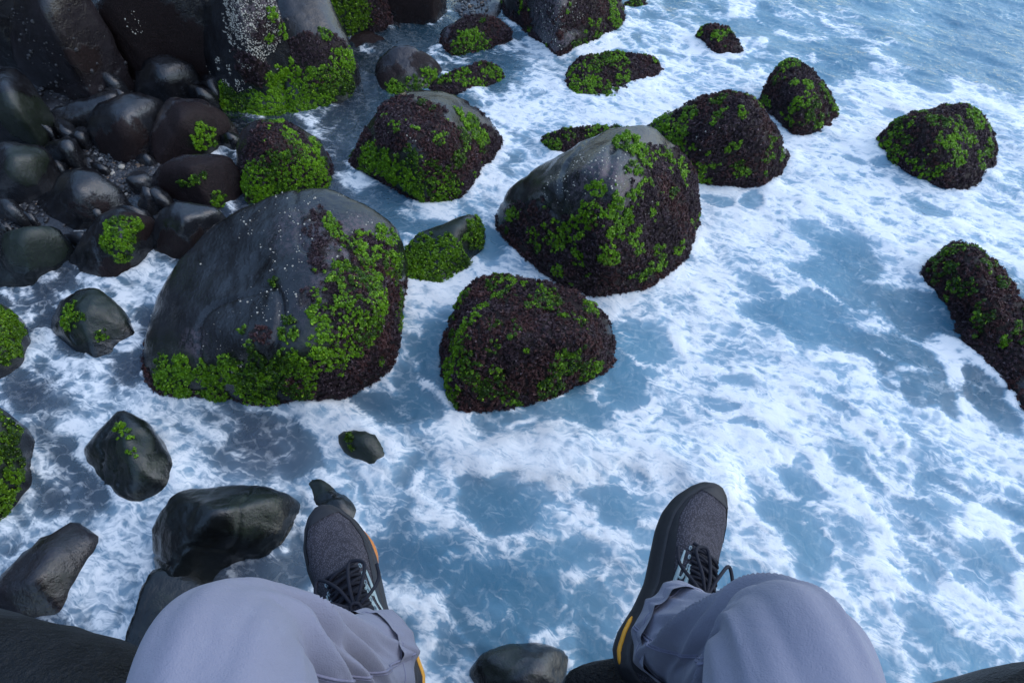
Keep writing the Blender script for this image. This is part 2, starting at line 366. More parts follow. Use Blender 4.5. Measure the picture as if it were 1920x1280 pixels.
    f = f * (1 - 0.25 * silt * (1 + 1.6 * fl)) + silt * sstep(0.05, 0.55, fl + 0.4 * n3) * 0.40 * sstep(0.15, 0.5, D)
    f = f + (1 - silt) * sstep(0.1, 0.6, fl + 0.3 * n3) * 0.14 * sstep(0.1, 0.4, D)
    return f, milk, hue, h, silt

# unseen rock wall, added out of frame to block sky and darken the left
ys = np.linspace(-14, 16, 240); vv = np.linspace(0, 1, 90); Yc, Vc = np.meshgrid(ys, vv)
yc, vc = Yc.ravel(), Vc.ravel(); zc = vc * 5.0 - 0.8
xc = -6.6 - 2.2 * vc - 0.9 * fbm(np.c_[yc * .35, zc * .35], 61, 4) - 0.35 * np.abs(fbm(np.c_[yc * 1.1, zc * .9], 62, 4))
i = np.arange(len(yc)).reshape(Yc.shape); Fc_ = np.stack([i[:-1, :-1], i[:-1, 1:], i[1:, 1:], i[1:, :-1]], -1).reshape(-1, 4)
m = len(yc); j = np.arange(240); back = np.c_[np.full(240, -40.0), ys, np.full(240, 7.0)]
Vc_ = np.concatenate([np.c_[xc, yc, zc], back]); top = i[-1]
Fc_ = np.concatenate([Fc_, np.stack([top[:-1], top[1:], m + j[1:], m + j[:-1]], -1)])
me = np_mesh('added_shade_cliff', Vc_, Fc_)
for a in ('film', 'moss', 'crust'): add_attr(me, a, np.zeros(len(Vc_)))
tag(link('added_shade_cliff', me, M['rock_dry']), kind='structure')

# ------------------------------------------------------------------ boulders
def ico(sub):
    bm = bmesh.new(); bmesh.ops.create_icosphere(bm, subdivisions=sub, radius=1.0)
    V = np.array([v.co[:] for v in bm.verts]); Fc = np.array([[v.index for v in f.verts] for f in bm.faces]); bm.free()
    return V, Fc
ICO = {k: ico(k) for k in (2, 3, 4, 5, 6)}
def hull_planes(P, merge=10):
    bm = bmesh.new()
    for p in P: bm.verts.new(p)
    bmesh.ops.convex_hull(bm, input=list(bm.verts))
    bmesh.ops.dissolve_limit(bm, angle_limit=math.radians(merge), verts=list(bm.verts), edges=list(bm.edges))
    bm.normal_update()
    out = [(np.array(f.normal[:]), np.array(f.calc_center_median()[:])) for f in bm.faces]
    bm.free(); return out
def hull_radius(P, c, D, p, cuts=0, seed=0, deep=0.70):
    s = 0; rg = np.random.default_rng(seed)
    for _ in range(cuts):                                    # flat breaks knocked off the corners
        n = rg.normal(size=3); n[2] = abs(n[2]) * 0.8 + 0.1; n /= np.linalg.norm(n)
        s = s + np.clip((D @ n) / (float(((P - c) @ n).max()) * rg.uniform(deep, 0.93)), 0, None) ** p
    for n, q in hull_planes(P):
        d = float(n @ (q - c))
        if d < 0: n, d = -n, -d
        d = max(d, 0.02)
        s = s + np.clip((D @ n) / d, 0, None) ** p
    return s ** (-1 / p)
def hull_centre(P):
    pl = hull_planes(P); c = P.mean(0)
    for _ in range(200):                                     # walk to a well-inside point
        d = [(abs(float(n @ (q - c))) if float(n @ (q - P.mean(0))) * float(n @ (q - c)) > 0 else -1, n if float(n @ (q - P.mean(0))) > 0 else -n) for n, q in pl]
        m = min(d, key=lambda t: t[0]); c = c - m[1] * 0.004
    return c
def vert_normals(V, Fc):
    fn = np.cross(V[Fc[:, 1]] - V[Fc[:, 0]], V[Fc[:, 2]] - V[Fc[:, 0]]); N = np.zeros_like(V)
    for k in range(3): np.add.at(N, Fc[:, k], fn)
    return unit(N), np.linalg.norm(fn, axis=1) / 2

def blob_field(V, blobs, seed, scale, amp):
    f = np.zeros(len(V))
    for c, r, d in blobs:
        q = np.linalg.norm(V - c, axis=1) / r
        f = np.maximum(f, d * sstep(1.25, 0.45, q))
    return f + np.where(f > 0.02, amp * fbm(V * scale, seed, 3), 0)

def fronds(name, T, N, rad, n, lo, hi, size, mat, parent, spread=1.0, tip=None, alt=None, slim=1.0):
    """tufts of small crumpled blades: T centres, N surface normals, rad tuft radii"""
    k = len(T)
    if k == 0: return None
    rng = np.random.default_rng(k * 7 + n)
    ctr = np.repeat(T, n, 0); nn = np.repeat(N, n, 0); rr = np.repeat(rad, n)[:, None]
    d = unit(rng.normal(size=(k * n, 3)) * spread + nn * 0.9); d = np.where((d * nn).sum(1, keepdims=True) < -0.1, -d, d)
    pos = ctr + d * rr * rng.uniform(0.35, 1.0, (k * n, 1)) * np.array([1, 1, 1.0])
    ln = unit(d * 1.0 + nn * 0.35 + rng.normal(size=d.shape) * 0.55)
    t1 = unit(np.cross(ln, rng.normal(size=d.shape))); t2 = np.cross(ln, t1)
    sz = size * rng.uniform(0.6, 1.35, (k * n, 1)) * (0.6 + 0.4 * rr / max(rad.mean(), 1e-6))
    cr = lambda: ln * sz * rng.normal(0, 0.30, (k * n, 1))
    a = rng.uniform(0.5, 1.0, (k * n, 1)) * slim
    V = np.stack([pos - t1 * sz - t2 * sz * a + cr(), pos + t1 * sz * 1.2 + cr(), pos - t1 * sz * 0.6 + t2 * sz * a + cr()], 1).reshape(-1, 3)
    Fc = np.arange(len(V)).reshape(-1, 3)
    me = np_mesh(name, V, Fc, False)
    tone = np.clip(rng.normal(0.5, 0.2, k) + 0.45 * fbm(T * 7, 3, 3), 0, 1); tone = np.repeat(tone, n) * 0.75 + rng.uniform(0, 0.25, k * n)
    col = np.array(lo) * (1 - tone[:, None]) + np.array(hi) * tone[:, None]
    if alt is not None:                                      # a second growth in drifts
        w = np.repeat(sstep(0.0, 0.35, fbm(T * 5.5, 9, 3) + 0.15 * rng.normal(size=k)), n)[:, None]; col = col * (1 - w) + np.array(alt) * (0.35 + 0.9 * tone[:, None]) * w
    if tip is not None:
        w = (rng.uniform(0, 1, k * n) < tip[1])[:, None]; col = np.where(w, np.array(tip[0]), col)
    add_attr(me, 'tint', np.repeat(col, 3, 0))
    return tag(link(name, me, mat, parent), kind='stuff')

def sample_surface(V, Fc, area, N, count, rng):
    i = rng.choice(len(Fc), count, p=area / area.sum())
    a, b = rng.random(count), rng.random(count); s = a + b > 1; a[s], b[s] = 1 - a[s], 1 - b[s]
    A, B, D = V[Fc[i, 0]], V[Fc[i, 1]], V[Fc[i, 2]]
    return A + (B - A) * a[:, None] + (D - A) * b[:, None], N[Fc[i, 0]]

ROCKS = []; TREES = []; GROW = 1.03
def boulder(label, pts, group=None, sub=5, p=12, rough=1.0, mat='rock', green=(), brown=(), crust=(), moss=(), barn=(), limp=(),
            gdens=1.0, bdens=1.0, lumps=0.0, seed=None, foot=-0.30, bright=1.0, cat='boulder', carve=(), bcount=1.0, cuts=7):
    seed = seed if seed is not None else len(ROCKS) * 13 + 3
    rng = np.random.default_rng(seed)
    P = [at(*q) for q in pts]
    c2 = np.mean(P, 0)
    P += [np.array([c2[0] + (q[0] - c2[0]) * 0.98, c2[1] + (q[1] - c2[1]) * 0.98, foot]) for q in P]
    P = np.array(P)
    if GROW != 1: P[:, :2] = c2[:2] + (P[:, :2] - c2[:2]) * GROW; P[:, 2] = np.where(P[:, 2] > 0.1, P[:, 2] * GROW, P[:, 2])
    lo, hi = P.min(0), P.max(0); c = (lo + hi) / 2; c[2] = foot * 0.5 + hi[2] * 0.30; size = float(np.mean((hi - lo)[:2]))
    D, Fc = ICO[sub]
    c = hull_centre(P)
    V = c + D * hull_radius(P, c, D, p * 2.6, cuts, seed, 0.86 if green or brown else 0.74)[:, None]
    a, b = V.min(0), V.max(0); V = lo + (V - a) / (b - a) * (hi - lo)
    q = V / size + seed * 3.7
    n1 = fbm(q * 2.2, seed, 3); n2 = fbm(q * 6.0, seed + 5, 4); rid = 1 - np.abs(fbm(q * 2.3, seed + 9, 2)) * 3.0
    hgt = sstep(-0.15, 0.1, V[:, 2])
    disp = size * rough * (0.045 * n1 + 0.020 * n2 - 0.022 * sstep(0.80, 0.99, rid))
    V = V + D * disp[:, None]
    for cx, cy, cz, cr, dep in carve:                       # hollows in the stone
        k = at(cx, cy, cz); dd = np.linalg.norm(V - k, axis=1) / cr
        V = V + (c - V) * (dep * sstep(1.2, 0.2, dd))[:, None]
    N, area = vert_normals(V, Fc)
    tree = BVHTree.FromPolygons(V.tolist(), Fc.tolist())
    TREES.append(tree)
    def spots(L):
        out = []
        for b in L:
            px, py, rp = b[:3]; d = b[3] if len(b) > 3 else 1.0
            v = ray(px, py); hit = tree.ray_cast(Vector((0, 0, CAM_H)), Vector(v).normalized())
            if hit[0] is None: hit = tree.find_nearest(Vector(at(px, py, 0.1)))
            h = np.array(hit[0]); out.append((h, rp * np.linalg.norm(h - np.array([0, 0, CAM_H])) / FPX, d))
        return out
    if brown: brown = [(b[0], b[1], b[2] * (1.35 if lumps > 0 else 1.15), *b[3:]) for b in brown]
    G, B, K, Ms, Ba = spots(green), spots(brown), spots(crust), spots(moss), spots(barn)
    surf = bool(B) and GROW < 1.1 and bdens > 0.55
    def brown_at(Q):                                         # weed also rings the foot of the stones in the surf
        f = blob_field(Q, B, seed + 1, 7, 0.35)
        return np.maximum(f, 0.85 * sstep(0.13, 0.03, Q[:, 2] + 0.05 * fbm(Q * 9, seed + 6, 2))) if surf else f
    ff = brown_at(V)
    if lumps > 0:                                           # weed-grown, lumpy skin
        V = V + N * (lumps * (0.5 + fbm(V * 16, seed + 2, 3)) * (0.3 + 0.7 * np.clip(ff, 0, 1)))[:, None]
        N, area = vert_normals(V, Fc)
    me = np_mesh('boulder', V, Fc)
    add_attr(me, 'film', np.clip(ff, 0, 1.2)); add_attr(me, 'moss', np.clip(np.maximum(blob_field(V, Ms, seed + 3, 9, 0.25), 0.8 * blob_field(V, [(c_, r_ * 1.35, d_) for c_, r_, d_ in G], seed + 3, 12, 0.4)), 0, 1.2))
    add_attr(me, 'crust', np.clip(blob_field(V, K, seed + 4, 9, 0.2), 0, 1))
    o = tag(link('boulder', me, M[mat]), label, cat, group)
    ROCKS.append(o)
    wl = 0.012
    if G:
        cnt = int(area.sum() * 4300 * gdens); T, n = sample_surface(V, Fc, area, N, cnt, rng)
        fld = blob_field(T, G, seed + 21, 11, 0.55) + 0.62 * fbm(T * 32, seed + 22, 2)
        stray = (0.75 * sstep(0.26, 0.50, fbm(T * 12, seed + 23, 2)) * (brown_at(T) > 0.45) * (T[:, 2] > 0.05)) if surf else np.zeros(len(T))
        fld = np.maximum(fld, stray)
        k = (fld > 0.46) & ((blob_field(T, G, 0, 1, 0) > 0.14) | (stray > 0.4)) & (T[:, 2] > wl - 0.03); T, n, fv = T[k], n[k], fld[k]
        rad = rng.uniform(0.006, 0.016, len(T)) * (0.75 + 0.5 * np.clip(fv, 0, 1))
        fronds('green_seaweed', T + n * 0.004, n, rad, 27, np.array((0.050, 0.135, 0.006)) * bright, np.array((0.235, 0.48, 0.013)) * bright, 0.0046, M['green'], o,
               tip=((0.34, 0.56, 0.03), 0.06), alt=np.array((0.045, 0.115, 0.008)) * bright)
    if B and bdens > 0.55:
        cnt = int(area.sum() * 4000 * bdens); T, n = sample_surface(V, Fc, area, N, cnt, rng)
        fld = brown_at(T) + 0.55 * fbm(T * 18, seed + 32, 2)
        k = (fld > 0.50) & (T[:, 2] > wl - 0.03); T, n = T[k], n[k]
        rad = rng.uniform(0.004, 0.012, len(T))
        fronds('brown_seaweed', T + n * 0.002, n, rad, 16, (0.022, 0.014, 0.018), (0.090, 0.056, 0.067), 0.0080, M['brown'], o, slim=0.34, tip=((0.16, 0.12, 0.135), 0.05), alt=(0.105, 0.046, 0.044))
    for nm, L, mt, cn, sz in (('barnacles', Ba, 'barnacle', 1500 * bcount, 0.0042), ('limpets', spots(limp), 'limpet', 260, 0.011)):
        if not L: continue
        T, n = sample_surface(V, Fc, area, N, int(area.sum() * cn), rng)
        k = (blob_field(T, L, seed + 41, 14, 0.5) + 0.8 * fbm(T * 22, seed + 42, 2) > 0.55) & (T[:, 2] > 0.03); T, n = T[k], n[k]
        if not len(T): continue
        m = 7; a = np.linspace(0, 2 * np.pi, m, endpoint=False)
        t1 = unit(np.cross(n, rng.normal(size=n.shape))); t2 = np.cross(n, t1); s = sz * (0.35 + 1.2 * rng.random(len(T)) ** 2.5)[:, None, None]
        ring = t1[:, None] * np.cos(a)[None, :, None] + t2[:, None] * np.sin(a)[None, :, None]
        V0 = T[:, None] + ring * s - n[:, None] * 0.001; V1 = T[:, None] + ring * s * 0.5 + n[:, None] * s * 0.8
        VV = np.concatenate([V0, V1], 1).reshape(-1, 3); b0 = (np.arange(len(T)) * 2 * m)[:, None]; i = np.arange(m); j = (i + 1) % m
        F4 = np.stack([b0 + i, b0 + j, b0 + m + j, b0 + m + i], -1).reshape(-1, 4)
        cap = np.stack([b0[:, 0] + m, b0[:, 0] + m + 2, b0[:, 0] + m + 4, b0[:, 0] + m + 5], -1)
        cap2 = np.stack([b0[:, 0] + m, b0[:, 0] + m + 1, b0[:, 0] + m + 2, b0[:, 0] + m + 2], -1)
        tag(link(nm, np_mesh(nm, VV, np.concatenate([F4, cap]), False), M[mt], o), kind='stuff')
    return o

# -- the big stones in the surf
boulder('largest smooth dark boulder with green weed fringe and bare glossy back', sub=6, cuts=3, p=12, rough=0.8,
    pts=[(280, 705, 0), (300, 740, 0), (400, 758, 0), (520, 765, 0), (610, 748, 0), (700, 708, 0), (748, 645, 0), (757, 520, 0.02),
         (285, 625, .10), (300, 575, .14), (350, 500, .24), (400, 435, .33), (465, 390, .44), (545, 370, .50), (610, 374, .50), (690, 412, .46), (738, 452, .36),
         (345, 615, .30), (455, 650, .40), (600, 660, .42), (690, 600, .46), (560, 480, .58)],
    green=[(305, 690, 32), (345, 690, 32, .9), (390, 705, 34), (440, 700, 38), (500, 700, 42), (560, 690, 48), (620, 660, 50), (680, 610, 50, .8), (710, 560, 42, .8), (735, 500, 34, .8),
           (725, 440, 26, .9), (748, 500, 26), (750, 560, 24), (748, 600, 22, .8), (650, 560, 30, .75), (600, 590, 28, .75), (540, 620, 24, .75), (515, 527, 11), (630, 440, 14, .8), (650, 530, 30, .7), (690, 470, 30, .7), (620, 650, 50), (560, 730, 40, .9), (480, 735, 40, .9),
           (400, 740, 30, .9), (470, 655, 16, .9), (680, 520, 30, .7), (640, 500, 22, .7), (330, 735, 30, .9), (455, 620, 10), (540, 600, 10, .9)],
    brown=[(745, 560, 60), (745, 620, 60), (735, 660, 50), (690, 650, 90), (640, 480, 60, .6), (700, 480, 60, .75), (600, 420, 40, .6), (680, 560, 80, .8), (590, 720, 60, .9), (650, 690, 70), (580, 560, 30, .5), (480, 640, 30, .5)],
    crust=[(660, 470, 90), (620, 560, 60, .7), (560, 430, 60, .5), (360, 650, 40, .6)], barn=[(560, 420, 110, .66), (640, 470, 80, .8), (520, 560, 80, .55), (420, 640, 70, .6), (680, 430, 60, .7), (480, 400, 60, .5)], bcount=.6)
boulder('large domed boulder crusted grey and dark red, beside the flat brown weed-covered block', sub=6, p=9, lumps=.012,
    pts=[(932, 425, 0), (985, 475, 0), (1040, 520, 0), (1140, 555, 0), (1225, 530, 0), (1295, 470, 0), (1312, 410, .05), (935, 400, .04), (965, 375, .12), (1040, 300, .40), (1110, 258, .56), (1150, 248, .60),
         (1195, 252, .58), (1260, 292, .44), (1302, 350, .24), (1160, 330, .70), (1060, 360, .52), (1240, 380, .46), (1130, 470, .36)],
    green=[(1180, 270, 34), (1210, 300, 30, .8), (1100, 410, 22, .9), (1080, 430, 30, .7), (1040, 450, 34, .65), (1175, 410, 16), (960, 400, 18, .8), (1150, 430, 30, .5), (1210, 510, 22, .8), (1240, 490, 20, .8), (1270, 460, 20, .8), (1000, 440, 24, .7), (1250, 300, 24, .6), (1190, 340, 50, .5), (1090, 480, 26, .6), (1130, 380, 60, .45), (1050, 505, 20, .6)],
    brown=[(1300, 400, 60), (1290, 450, 60), (980, 450, 50), (1250, 390, 90, .9), (1200, 480, 90), (1100, 500, 80, .9), (1290, 330, 50), (1010, 450, 60, .7), (1230, 310, 40, .6), (1130, 430, 60, .6)],
    crust=[(1180, 450, 110), (1200, 380, 90), (1120, 340, 70, .8), (1240, 350, 60)], barn=[(1160, 340, 90, .8), (1110, 300, 60, .6), (1200, 380, 70, .7), (1050, 350, 60, .5)])
boulder('squat block covered with dark red-brown weed, beside the largest smooth boulder', sub=6, p=10, cuts=0, lumps=.016, mat='rock_brown',
    pts=[(835, 705, 0), (862, 775, 0), (950, 766, 0), (1060, 735, 0), (1142, 692, 0), (1146, 640, .04), (845, 620, .10), (882, 540, .24), (922, 518, .28), (1000, 528, .30), (1090, 550, .28), (1130, 590, .20),
         (880, 640, .36), (1000, 640, .40), (1100, 640, .34), (900, 700, .22), (1050, 690, .24)],
    green=[(930, 530, 24, .9), (870, 560, 26, .9), (850, 640, 26, .8), (845, 690, 30, .9), (950, 555, 26, .7), (1020, 560, 40, .8), (1050, 590, 18, .9), (1105, 580, 20, .8), (880, 680, 34, .8), (920, 720, 34, .7), (1060, 680, 40, .8), (1100, 690, 34, .85), (1030, 720, 34, .8), (960, 740, 30, .7),
           (925, 610, 16, .8), (850, 740, 26, .9), (920, 650, 20, .7), (890, 600, 16, .7)],
    brown=[(990, 640, 190), (900, 560, 80), (1100, 640, 80), (890, 720, 80), (1020, 730, 80)], crust=[(980, 660, 50, .6)])
boulder('brown rounded boulder half wrapped in green weed, beside the barnacled grey point', sub=5, p=12, mat='rock_brown',
    pts=[(447, 355, 0), (470, 387, 0), (555, 382, 0), (615, 358, 0), (624, 320, .04), (448, 280, .20), (470, 240, .30), (495, 228, .32), (545, 232, .30), (600, 266, .18), (500, 280, .40), (580, 300, .26)],
    green=[(470, 350, 40), (520, 340, 44), (570, 330, 44), (600, 310, 28), (560, 275, 24, .85), (610, 345, 30), (500, 370, 40), (560, 365, 36), (525, 305, 30, .8), (590, 270, 14, .8)],
    brown=[(500, 260, 60), (470, 300, 40), (540, 250, 40), (560, 300, 50)], bdens=.7, bright=1.15)
boulder('ridged boulder with green weed skirt, in the channel behind the largest smooth boulder', sub=5, p=10, mat='rock_brown',
    pts=[(662, 318, 0), (740, 350, 0), (800, 388, 0), (860, 372, 0), (895, 328, 0), (940, 285, 0), (664, 295, .05), (702, 212, .28), (748, 180, .34), (820, 172, .34), (900, 200, .24), (934, 248, .10), (740, 255, .42), (850, 240, .42), (800, 300, .30)],
    green=[(690, 300, 34), (720, 310, 36), (750, 325, 36), (790, 350, 36), (840, 350, 30, .8), (770, 290, 20, .8), (880, 230, 28), (900, 260, 26), (870, 260, 22, .9), (820, 260, 14, .9), (810, 205, 10, .8), (860, 300, 22, .7), (810, 370, 30), (700, 285, 22), (860, 210, 14, .8), (800, 320, 30, .7)],
    brown=[(925, 270, 40), (900, 210, 36), (760, 220, 70), (850, 300, 60), (810, 240, 50, .8), (900, 300, 40), (740, 200, 40), (680, 280, 40)], crust=[(840, 290, 40), (790, 250, 30, .7)], barn=[(760, 260, 50, .6), (720, 250, 40, .45)])
boulder('small low boulder wearing a thick green weed collar, between larger weedy boulders', sub=5, p=10, mat='rock_green',
    pts=[(746, 495, 0), (760, 535, 0), (820, 541, 0), (880, 512, 0), (914, 452, 0), (750, 475, .06), (785, 440, .12), (830, 412, .16), (880, 394, .16), (912, 415, .10), (850, 440, .20)],
    green=[(770, 490, 34), (800, 500, 40), (850, 480, 40), (890, 440, 30), (790, 460, 30), (900, 415, 22), (830, 520, 34), (870, 500, 30), (765, 515, 24), (835, 465, 26), (880, 400, 14, .8)], moss=[(850, 430, 50)], bright=.85, gdens=1.2)
boulder('tall russet boulder with a green mossy shoulder, standing behind the large domed boulder', sub=6, p=11, lumps=.016,  mat='rock_brown',
    pts=[(1240, 300, 0), (1300, 346, 0), (1430, 352, 0), (1484, 292, 0), (1212, 245, .10), (1290, 205, .30), (1370, 170, .42), (1420, 180, .40), (1462, 240, .20), (1400, 230, .48), (1320, 260, .34)],
    green=[(1240, 235, 30, .9), (1270, 260, 34, .8), (1290, 220, 20, .8), (1350, 190, 18, .8), (1400, 175, 20, .7), (1260, 300, 40, .8), (1310, 330, 34, .8), (1340, 225, 20, .6), (1370, 280, 16, .6), (1380, 320, 26, .5), (1440, 280, 26, .5)],
    brown=[(1380, 250, 110), (1440, 280, 60), (1320, 300, 80), (1300, 230, 50, .8)], crust=[(1320, 240, 60), (1300, 280, 50)], barn=[(1330, 230, 40, .5)])
boulder('upright stubby boulder of brown weed, next to the tall russet one', sub=5, p=9, lumps=.014, mat='rock_brown',
    pts=[(1490, 262, 0), (1545, 252, 0), (1578, 218, 0), (1466, 205, .06), (1442, 148, .22), (1478, 112, .30), (1520, 125, .28), (1552, 172, .14), (1505, 180, .28)],
    green=[(1475, 120, 20, .9), (1500, 115, 14, .8), (1510, 160, 12, .9), (1540, 170, 12, .8), (1490, 200, 12, .8), (1535, 225, 14, .9), (1460, 150, 14, .6), (1520, 200, 30, .5)], brown=[(1510, 190, 110)], crust=[(1510, 210, 50)])
boulder('lumpy knobbed boulder of dark weed, alone in the white surf', sub=5, p=10, lumps=.026, mat='rock_brown',
    pts=[(1662, 300, 0), (1720, 335, 0), (1790, 358, 0), (1822, 342, 0), (1832, 302, 0), (1867, 285, 0), (1656, 250, .10), (1700, 222, .20), (1760, 216, .22), (1812, 206, .22), (1842, 230, .14), (1750, 260, .28)],
    green=[(1690, 235, 24, .7), (1680, 270, 40, .55), (1760, 230, 26, .6), (1820, 220, 26, .7), (1770, 265, 16, .8), (1790, 290, 20, .6), (1850, 275, 14, .8), (1740, 310, 30, .5), (1800, 250, 30, .5)], brown=[(1760, 280, 140)], crust=[(1770, 300, 40, .7)])
boulder('long weedy boulder with a rusty crest, washed over on one flank by surf', sub=5, p=7, lumps=.038, rough=2.0, mat='rock_brown',
    pts=[(1728, 505, .03), (1782, 452, .16), (1832, 456, .16), (1872, 512, .15), (1925, 600, .13), (1990, 720, .1), (1925, 760, 0.02), (1850, 690, .01), (1775, 590, .01), (1990, 840, 0), (1815, 510, .24), (1890, 600, .18)],
    green=[(1790, 475, 24, .7), (1830, 470, 16, .7), (1780, 500, 30, .55), (1850, 600, 18, .9), (1900, 620, 14, .8), (1840, 500, 16, .6), (1880, 640, 14, .7)], brown=[(1810, 500, 80), (1870, 580, 60), (1900, 640, 60)], crust=[(1850, 560, 40, .6)])
boulder('big rough grey boulder, crusted pinkish, half out of the breaking water', sub=5, p=10,
    pts=[(1000, 62, .04), (1050, 96, 0), (1110, 82, 0), (1172, 45, 0), (952, 5, .15), (940, -60, .3), (1000, -100, .5), (1140, -80, .4), (1165, -20, .15), (1050, -10, .5)],
    brown=[(1100, 40, 60, .6), (1150, 20, 40, .8), (980, 30, 30, .6)], green=[(1150, 30, 18, .8), (1110, 60, 24, .6), (1155, 50, 16, .8), (1080, 75, 16, .5)], crust=[(1060, 40, 90), (1110, 20, 60)], barn=[(1050, 30, 70, .7)], lumps=.008)
boulder('flat olive weed-grown boulder awash between foam channels', sub=5, p=8, lumps=.014, mat='rock_brown',
    pts=[(1048, 165, 0), (1085, 190, 0), (1160, 182, 0), (1215, 162, 0), (1248, 140, 0), (1060, 130, .08), (1080, 112, .13), (1150, 96, .15), (1230, 108, .06)],
    green=[(1080, 170, 24, .8), (1110, 160, 24, .7), (1140, 175, 20, .7), (1150, 105, 30, .7), (1110, 120, 30, .5), (1160, 150, 30, .5)], brown=[(1130, 145, 110)], crust=[(1130, 140, 50, .6)])
boulder('small pointed red-brown weedy boulder farthest out in the foam', sub=4, p=8, lumps=.012, mat='rock_brown',
    pts=[(1306, 72, 0), (1345, 105, 0), (1395, 100, 0), (1308, 55, .08), (1330, 44, .13), (1365, 60, .08)], brown=[(1345, 75, 70)], green=[(1318, 48, 12, .9), (1350, 65, 14, .6), (1365, 60, 8, .7)])
boulder('small mossy hump behind the rough pink-crusted boulder', sub=4, p=8, mat='rock_green', pts=[(1165, 12, 0), (1190, 26, 0), (1224, 15, 0), (1175, 0, .06), (1205, -4, .07)], green=[(1190, 8, 26, .6)], brown=[(1195, 10, 30, .8)])
boulder('long narrow ridge of weed lying behind the large domed boulder', sub=5, p=8, lumps=.01, mat='rock_brown',
    pts=[(1012, 270, 0), (1060, 294, 0), (1150, 285, 0), (1205, 265, 0), (1020, 258, .06), (1080, 246, .10), (1150, 238, .11), (1198, 243, .08)], green=[(1035, 268, 20, .9), (1070, 252, 20, .8), (1110, 245, 18, .9), (1150, 243, 22, .8), (1190, 246, 18, .8)], brown=[(1100, 265, 100)])
boulder('glossy brown boulder in the still shallow channel, with a green weed hem', sub=5, p=10, mat='rock_brown',
    pts=[(703, 150, 0), (715, 172, 0), (750, 184, 0), (800, 172, 0), (830, 140, 0), (702, 125, .08), (728, 88, .20), (760, 82, .22), (795, 92, .18), (825, 120, .08)],
    green=[(745, 170, 24), (775, 160, 22), (805, 140, 20, .9), (795, 165, 20, .8)], brown=[(730, 150, 36, .7), (800, 120, 30, .8)], bdens=.5)
boulder('long low weedy stone trailing off the glossy brown boulder', sub=4, p=8, mat='rock_brown', pts=[(800, 172, 0), (850, 184, 0), (905, 165, 0), (953, 148, 0), (830, 145, .06), (870, 130, .10), (907, 112, .15), (935, 125, .09)],
    green=[(835, 145, 18, .9), (870, 145, 20, .7), (925, 130, 18, .9), (900, 150, 22, .7), (940, 145, 12, .9)], brown=[(860, 155, 50), (910, 140, 40), (820, 170, 30)])
boulder('green-fronted stone below the rough pink-crusted boulder', sub=5, p=9, mat='rock_brown', pts=[(830, 92, 0), (852, 107, 0), (905, 100, 0), (960, 78, 0), (828, 62, .08), (850, 36, .18), (905, 28, .20), (962, 55, .10)],
    green=[(875, 80, 24), (895, 70, 18, .9), (865, 97, 22), (905, 90, 16, .7), (915, 70, 14, .6)], brown=[(900, 55, 44), (930, 70, 40), (880, 60, 30)], crust=[(840, 70, 24, .7)])
boulder('low dark stone lying in the still shallow channel', sub=4, p=8, mat='rock_brown', pts=[(640, 92, 0), (690, 102, 0), (736, 82, 0), (650, 68, .05), (690, 56, .08), (725, 66, .05)], brown=[(690, 80, 50, .8)], bdens=.3)

# -- stones on the dark shore
GROW = 1.12
boulder('pale pointed boulder streaked with cream barnacles', sub=5, p=12,
    pts=[(430, 5, .62), (450, -50, .9), (495, -40, .88), (515, 20, .66), (540, 110, .30), (395, 75, .36), (400, 140, .14), (430, 160, .08), (450, 200, .0), (545, 150, .06), (470, 90, .50)],
    barn=[(470, 30, 60, 1.0), (490, 60, 40, .9), (450, 20, 30, 1.0), (485, 5, 40, 1), (440, 85, 40, .45), (425, 150, 40, .6), (490, 85, 24, .9)], brown=[(500, 40, 12, .9), (470, 130, 30), (490, 70, 16, .7), (515, 60, 20, .8)], green=[(510, 25, 12, .9), (530, 60, 14, .8), (505, 72, 9, .9), (520, 150, 26)], crust=[(480, 20, 50)], bdens=.6, bcount=9)
boulder('mound thick with green weed at the foot of the barnacled point', sub=5, p=9, mat='rock_green', pts=[(412, 175, .05), (430, 208, 0), (480, 226, 0), (530, 216, 0), (546, 200, 0), (425, 145, .18), (455, 130, .24), (500, 148, .22), (540, 180, .10)],
    green=[(440, 165, 40), (480, 180, 46), (520, 200, 34), (440, 195, 34), (500, 165, 30), (460, 145, 26)], brown=[(480, 135, 20, .9)], gdens=1.2)
boulder('slab-sided grey boulder with green weed pouring down its seaward end', sub=5, p=13,
    pts=[(508, 10, .50), (540, -40, .66), (595, -30, .60), (622, 62, .36), (664, 130, .12), (668, 155, .02), (640, 192, 0), (552, 216, 0), (525, 55, .46), (600, 85, .40), (545, 130, .26), (650, 105, .26)],
    green=[(640, 125, 30), (620, 150, 34), (580, 165, 34), (560, 190, 34), (545, 130, 24), (600, 180, 34), (650, 160, 24), (530, 135, 14), (610, 65, 12, .9), (650, 110, 18), (560, 150, 24, .8)], brown=[(560, 110, 34), (600, 120, 40), (580, 95, 30), (630, 90, 24)], limp=[(550, 30, 40, .5)], bdens=.7)
boulder('dark boulder with a green crown, above the still channel', sub=5, p=9, mat='rock_green', pts=[(590, 5, .35), (625, -40, .5), (690, -30, .42), (725, 10, .20), (735, 40, .06), (690, 62, 0), (620, 60, 0), (600, 45, .1)], green=[(630, 15, 30), (660, 30, 34), (620, 40, 30), (680, 15, 20, .8)], brown=[(710, 30, 40, .8)], bright=.6)
boulder('black boulder backing the gravel pocket by the channel', sub=4, p=9, pts=[(705, 5, .2), (740, -40, .4), (800, -40, .4), (830, -5, .16), (810, 22, .03), (740, 28, .03)], brown=[(770, 0, 60, .7)], bdens=.3)
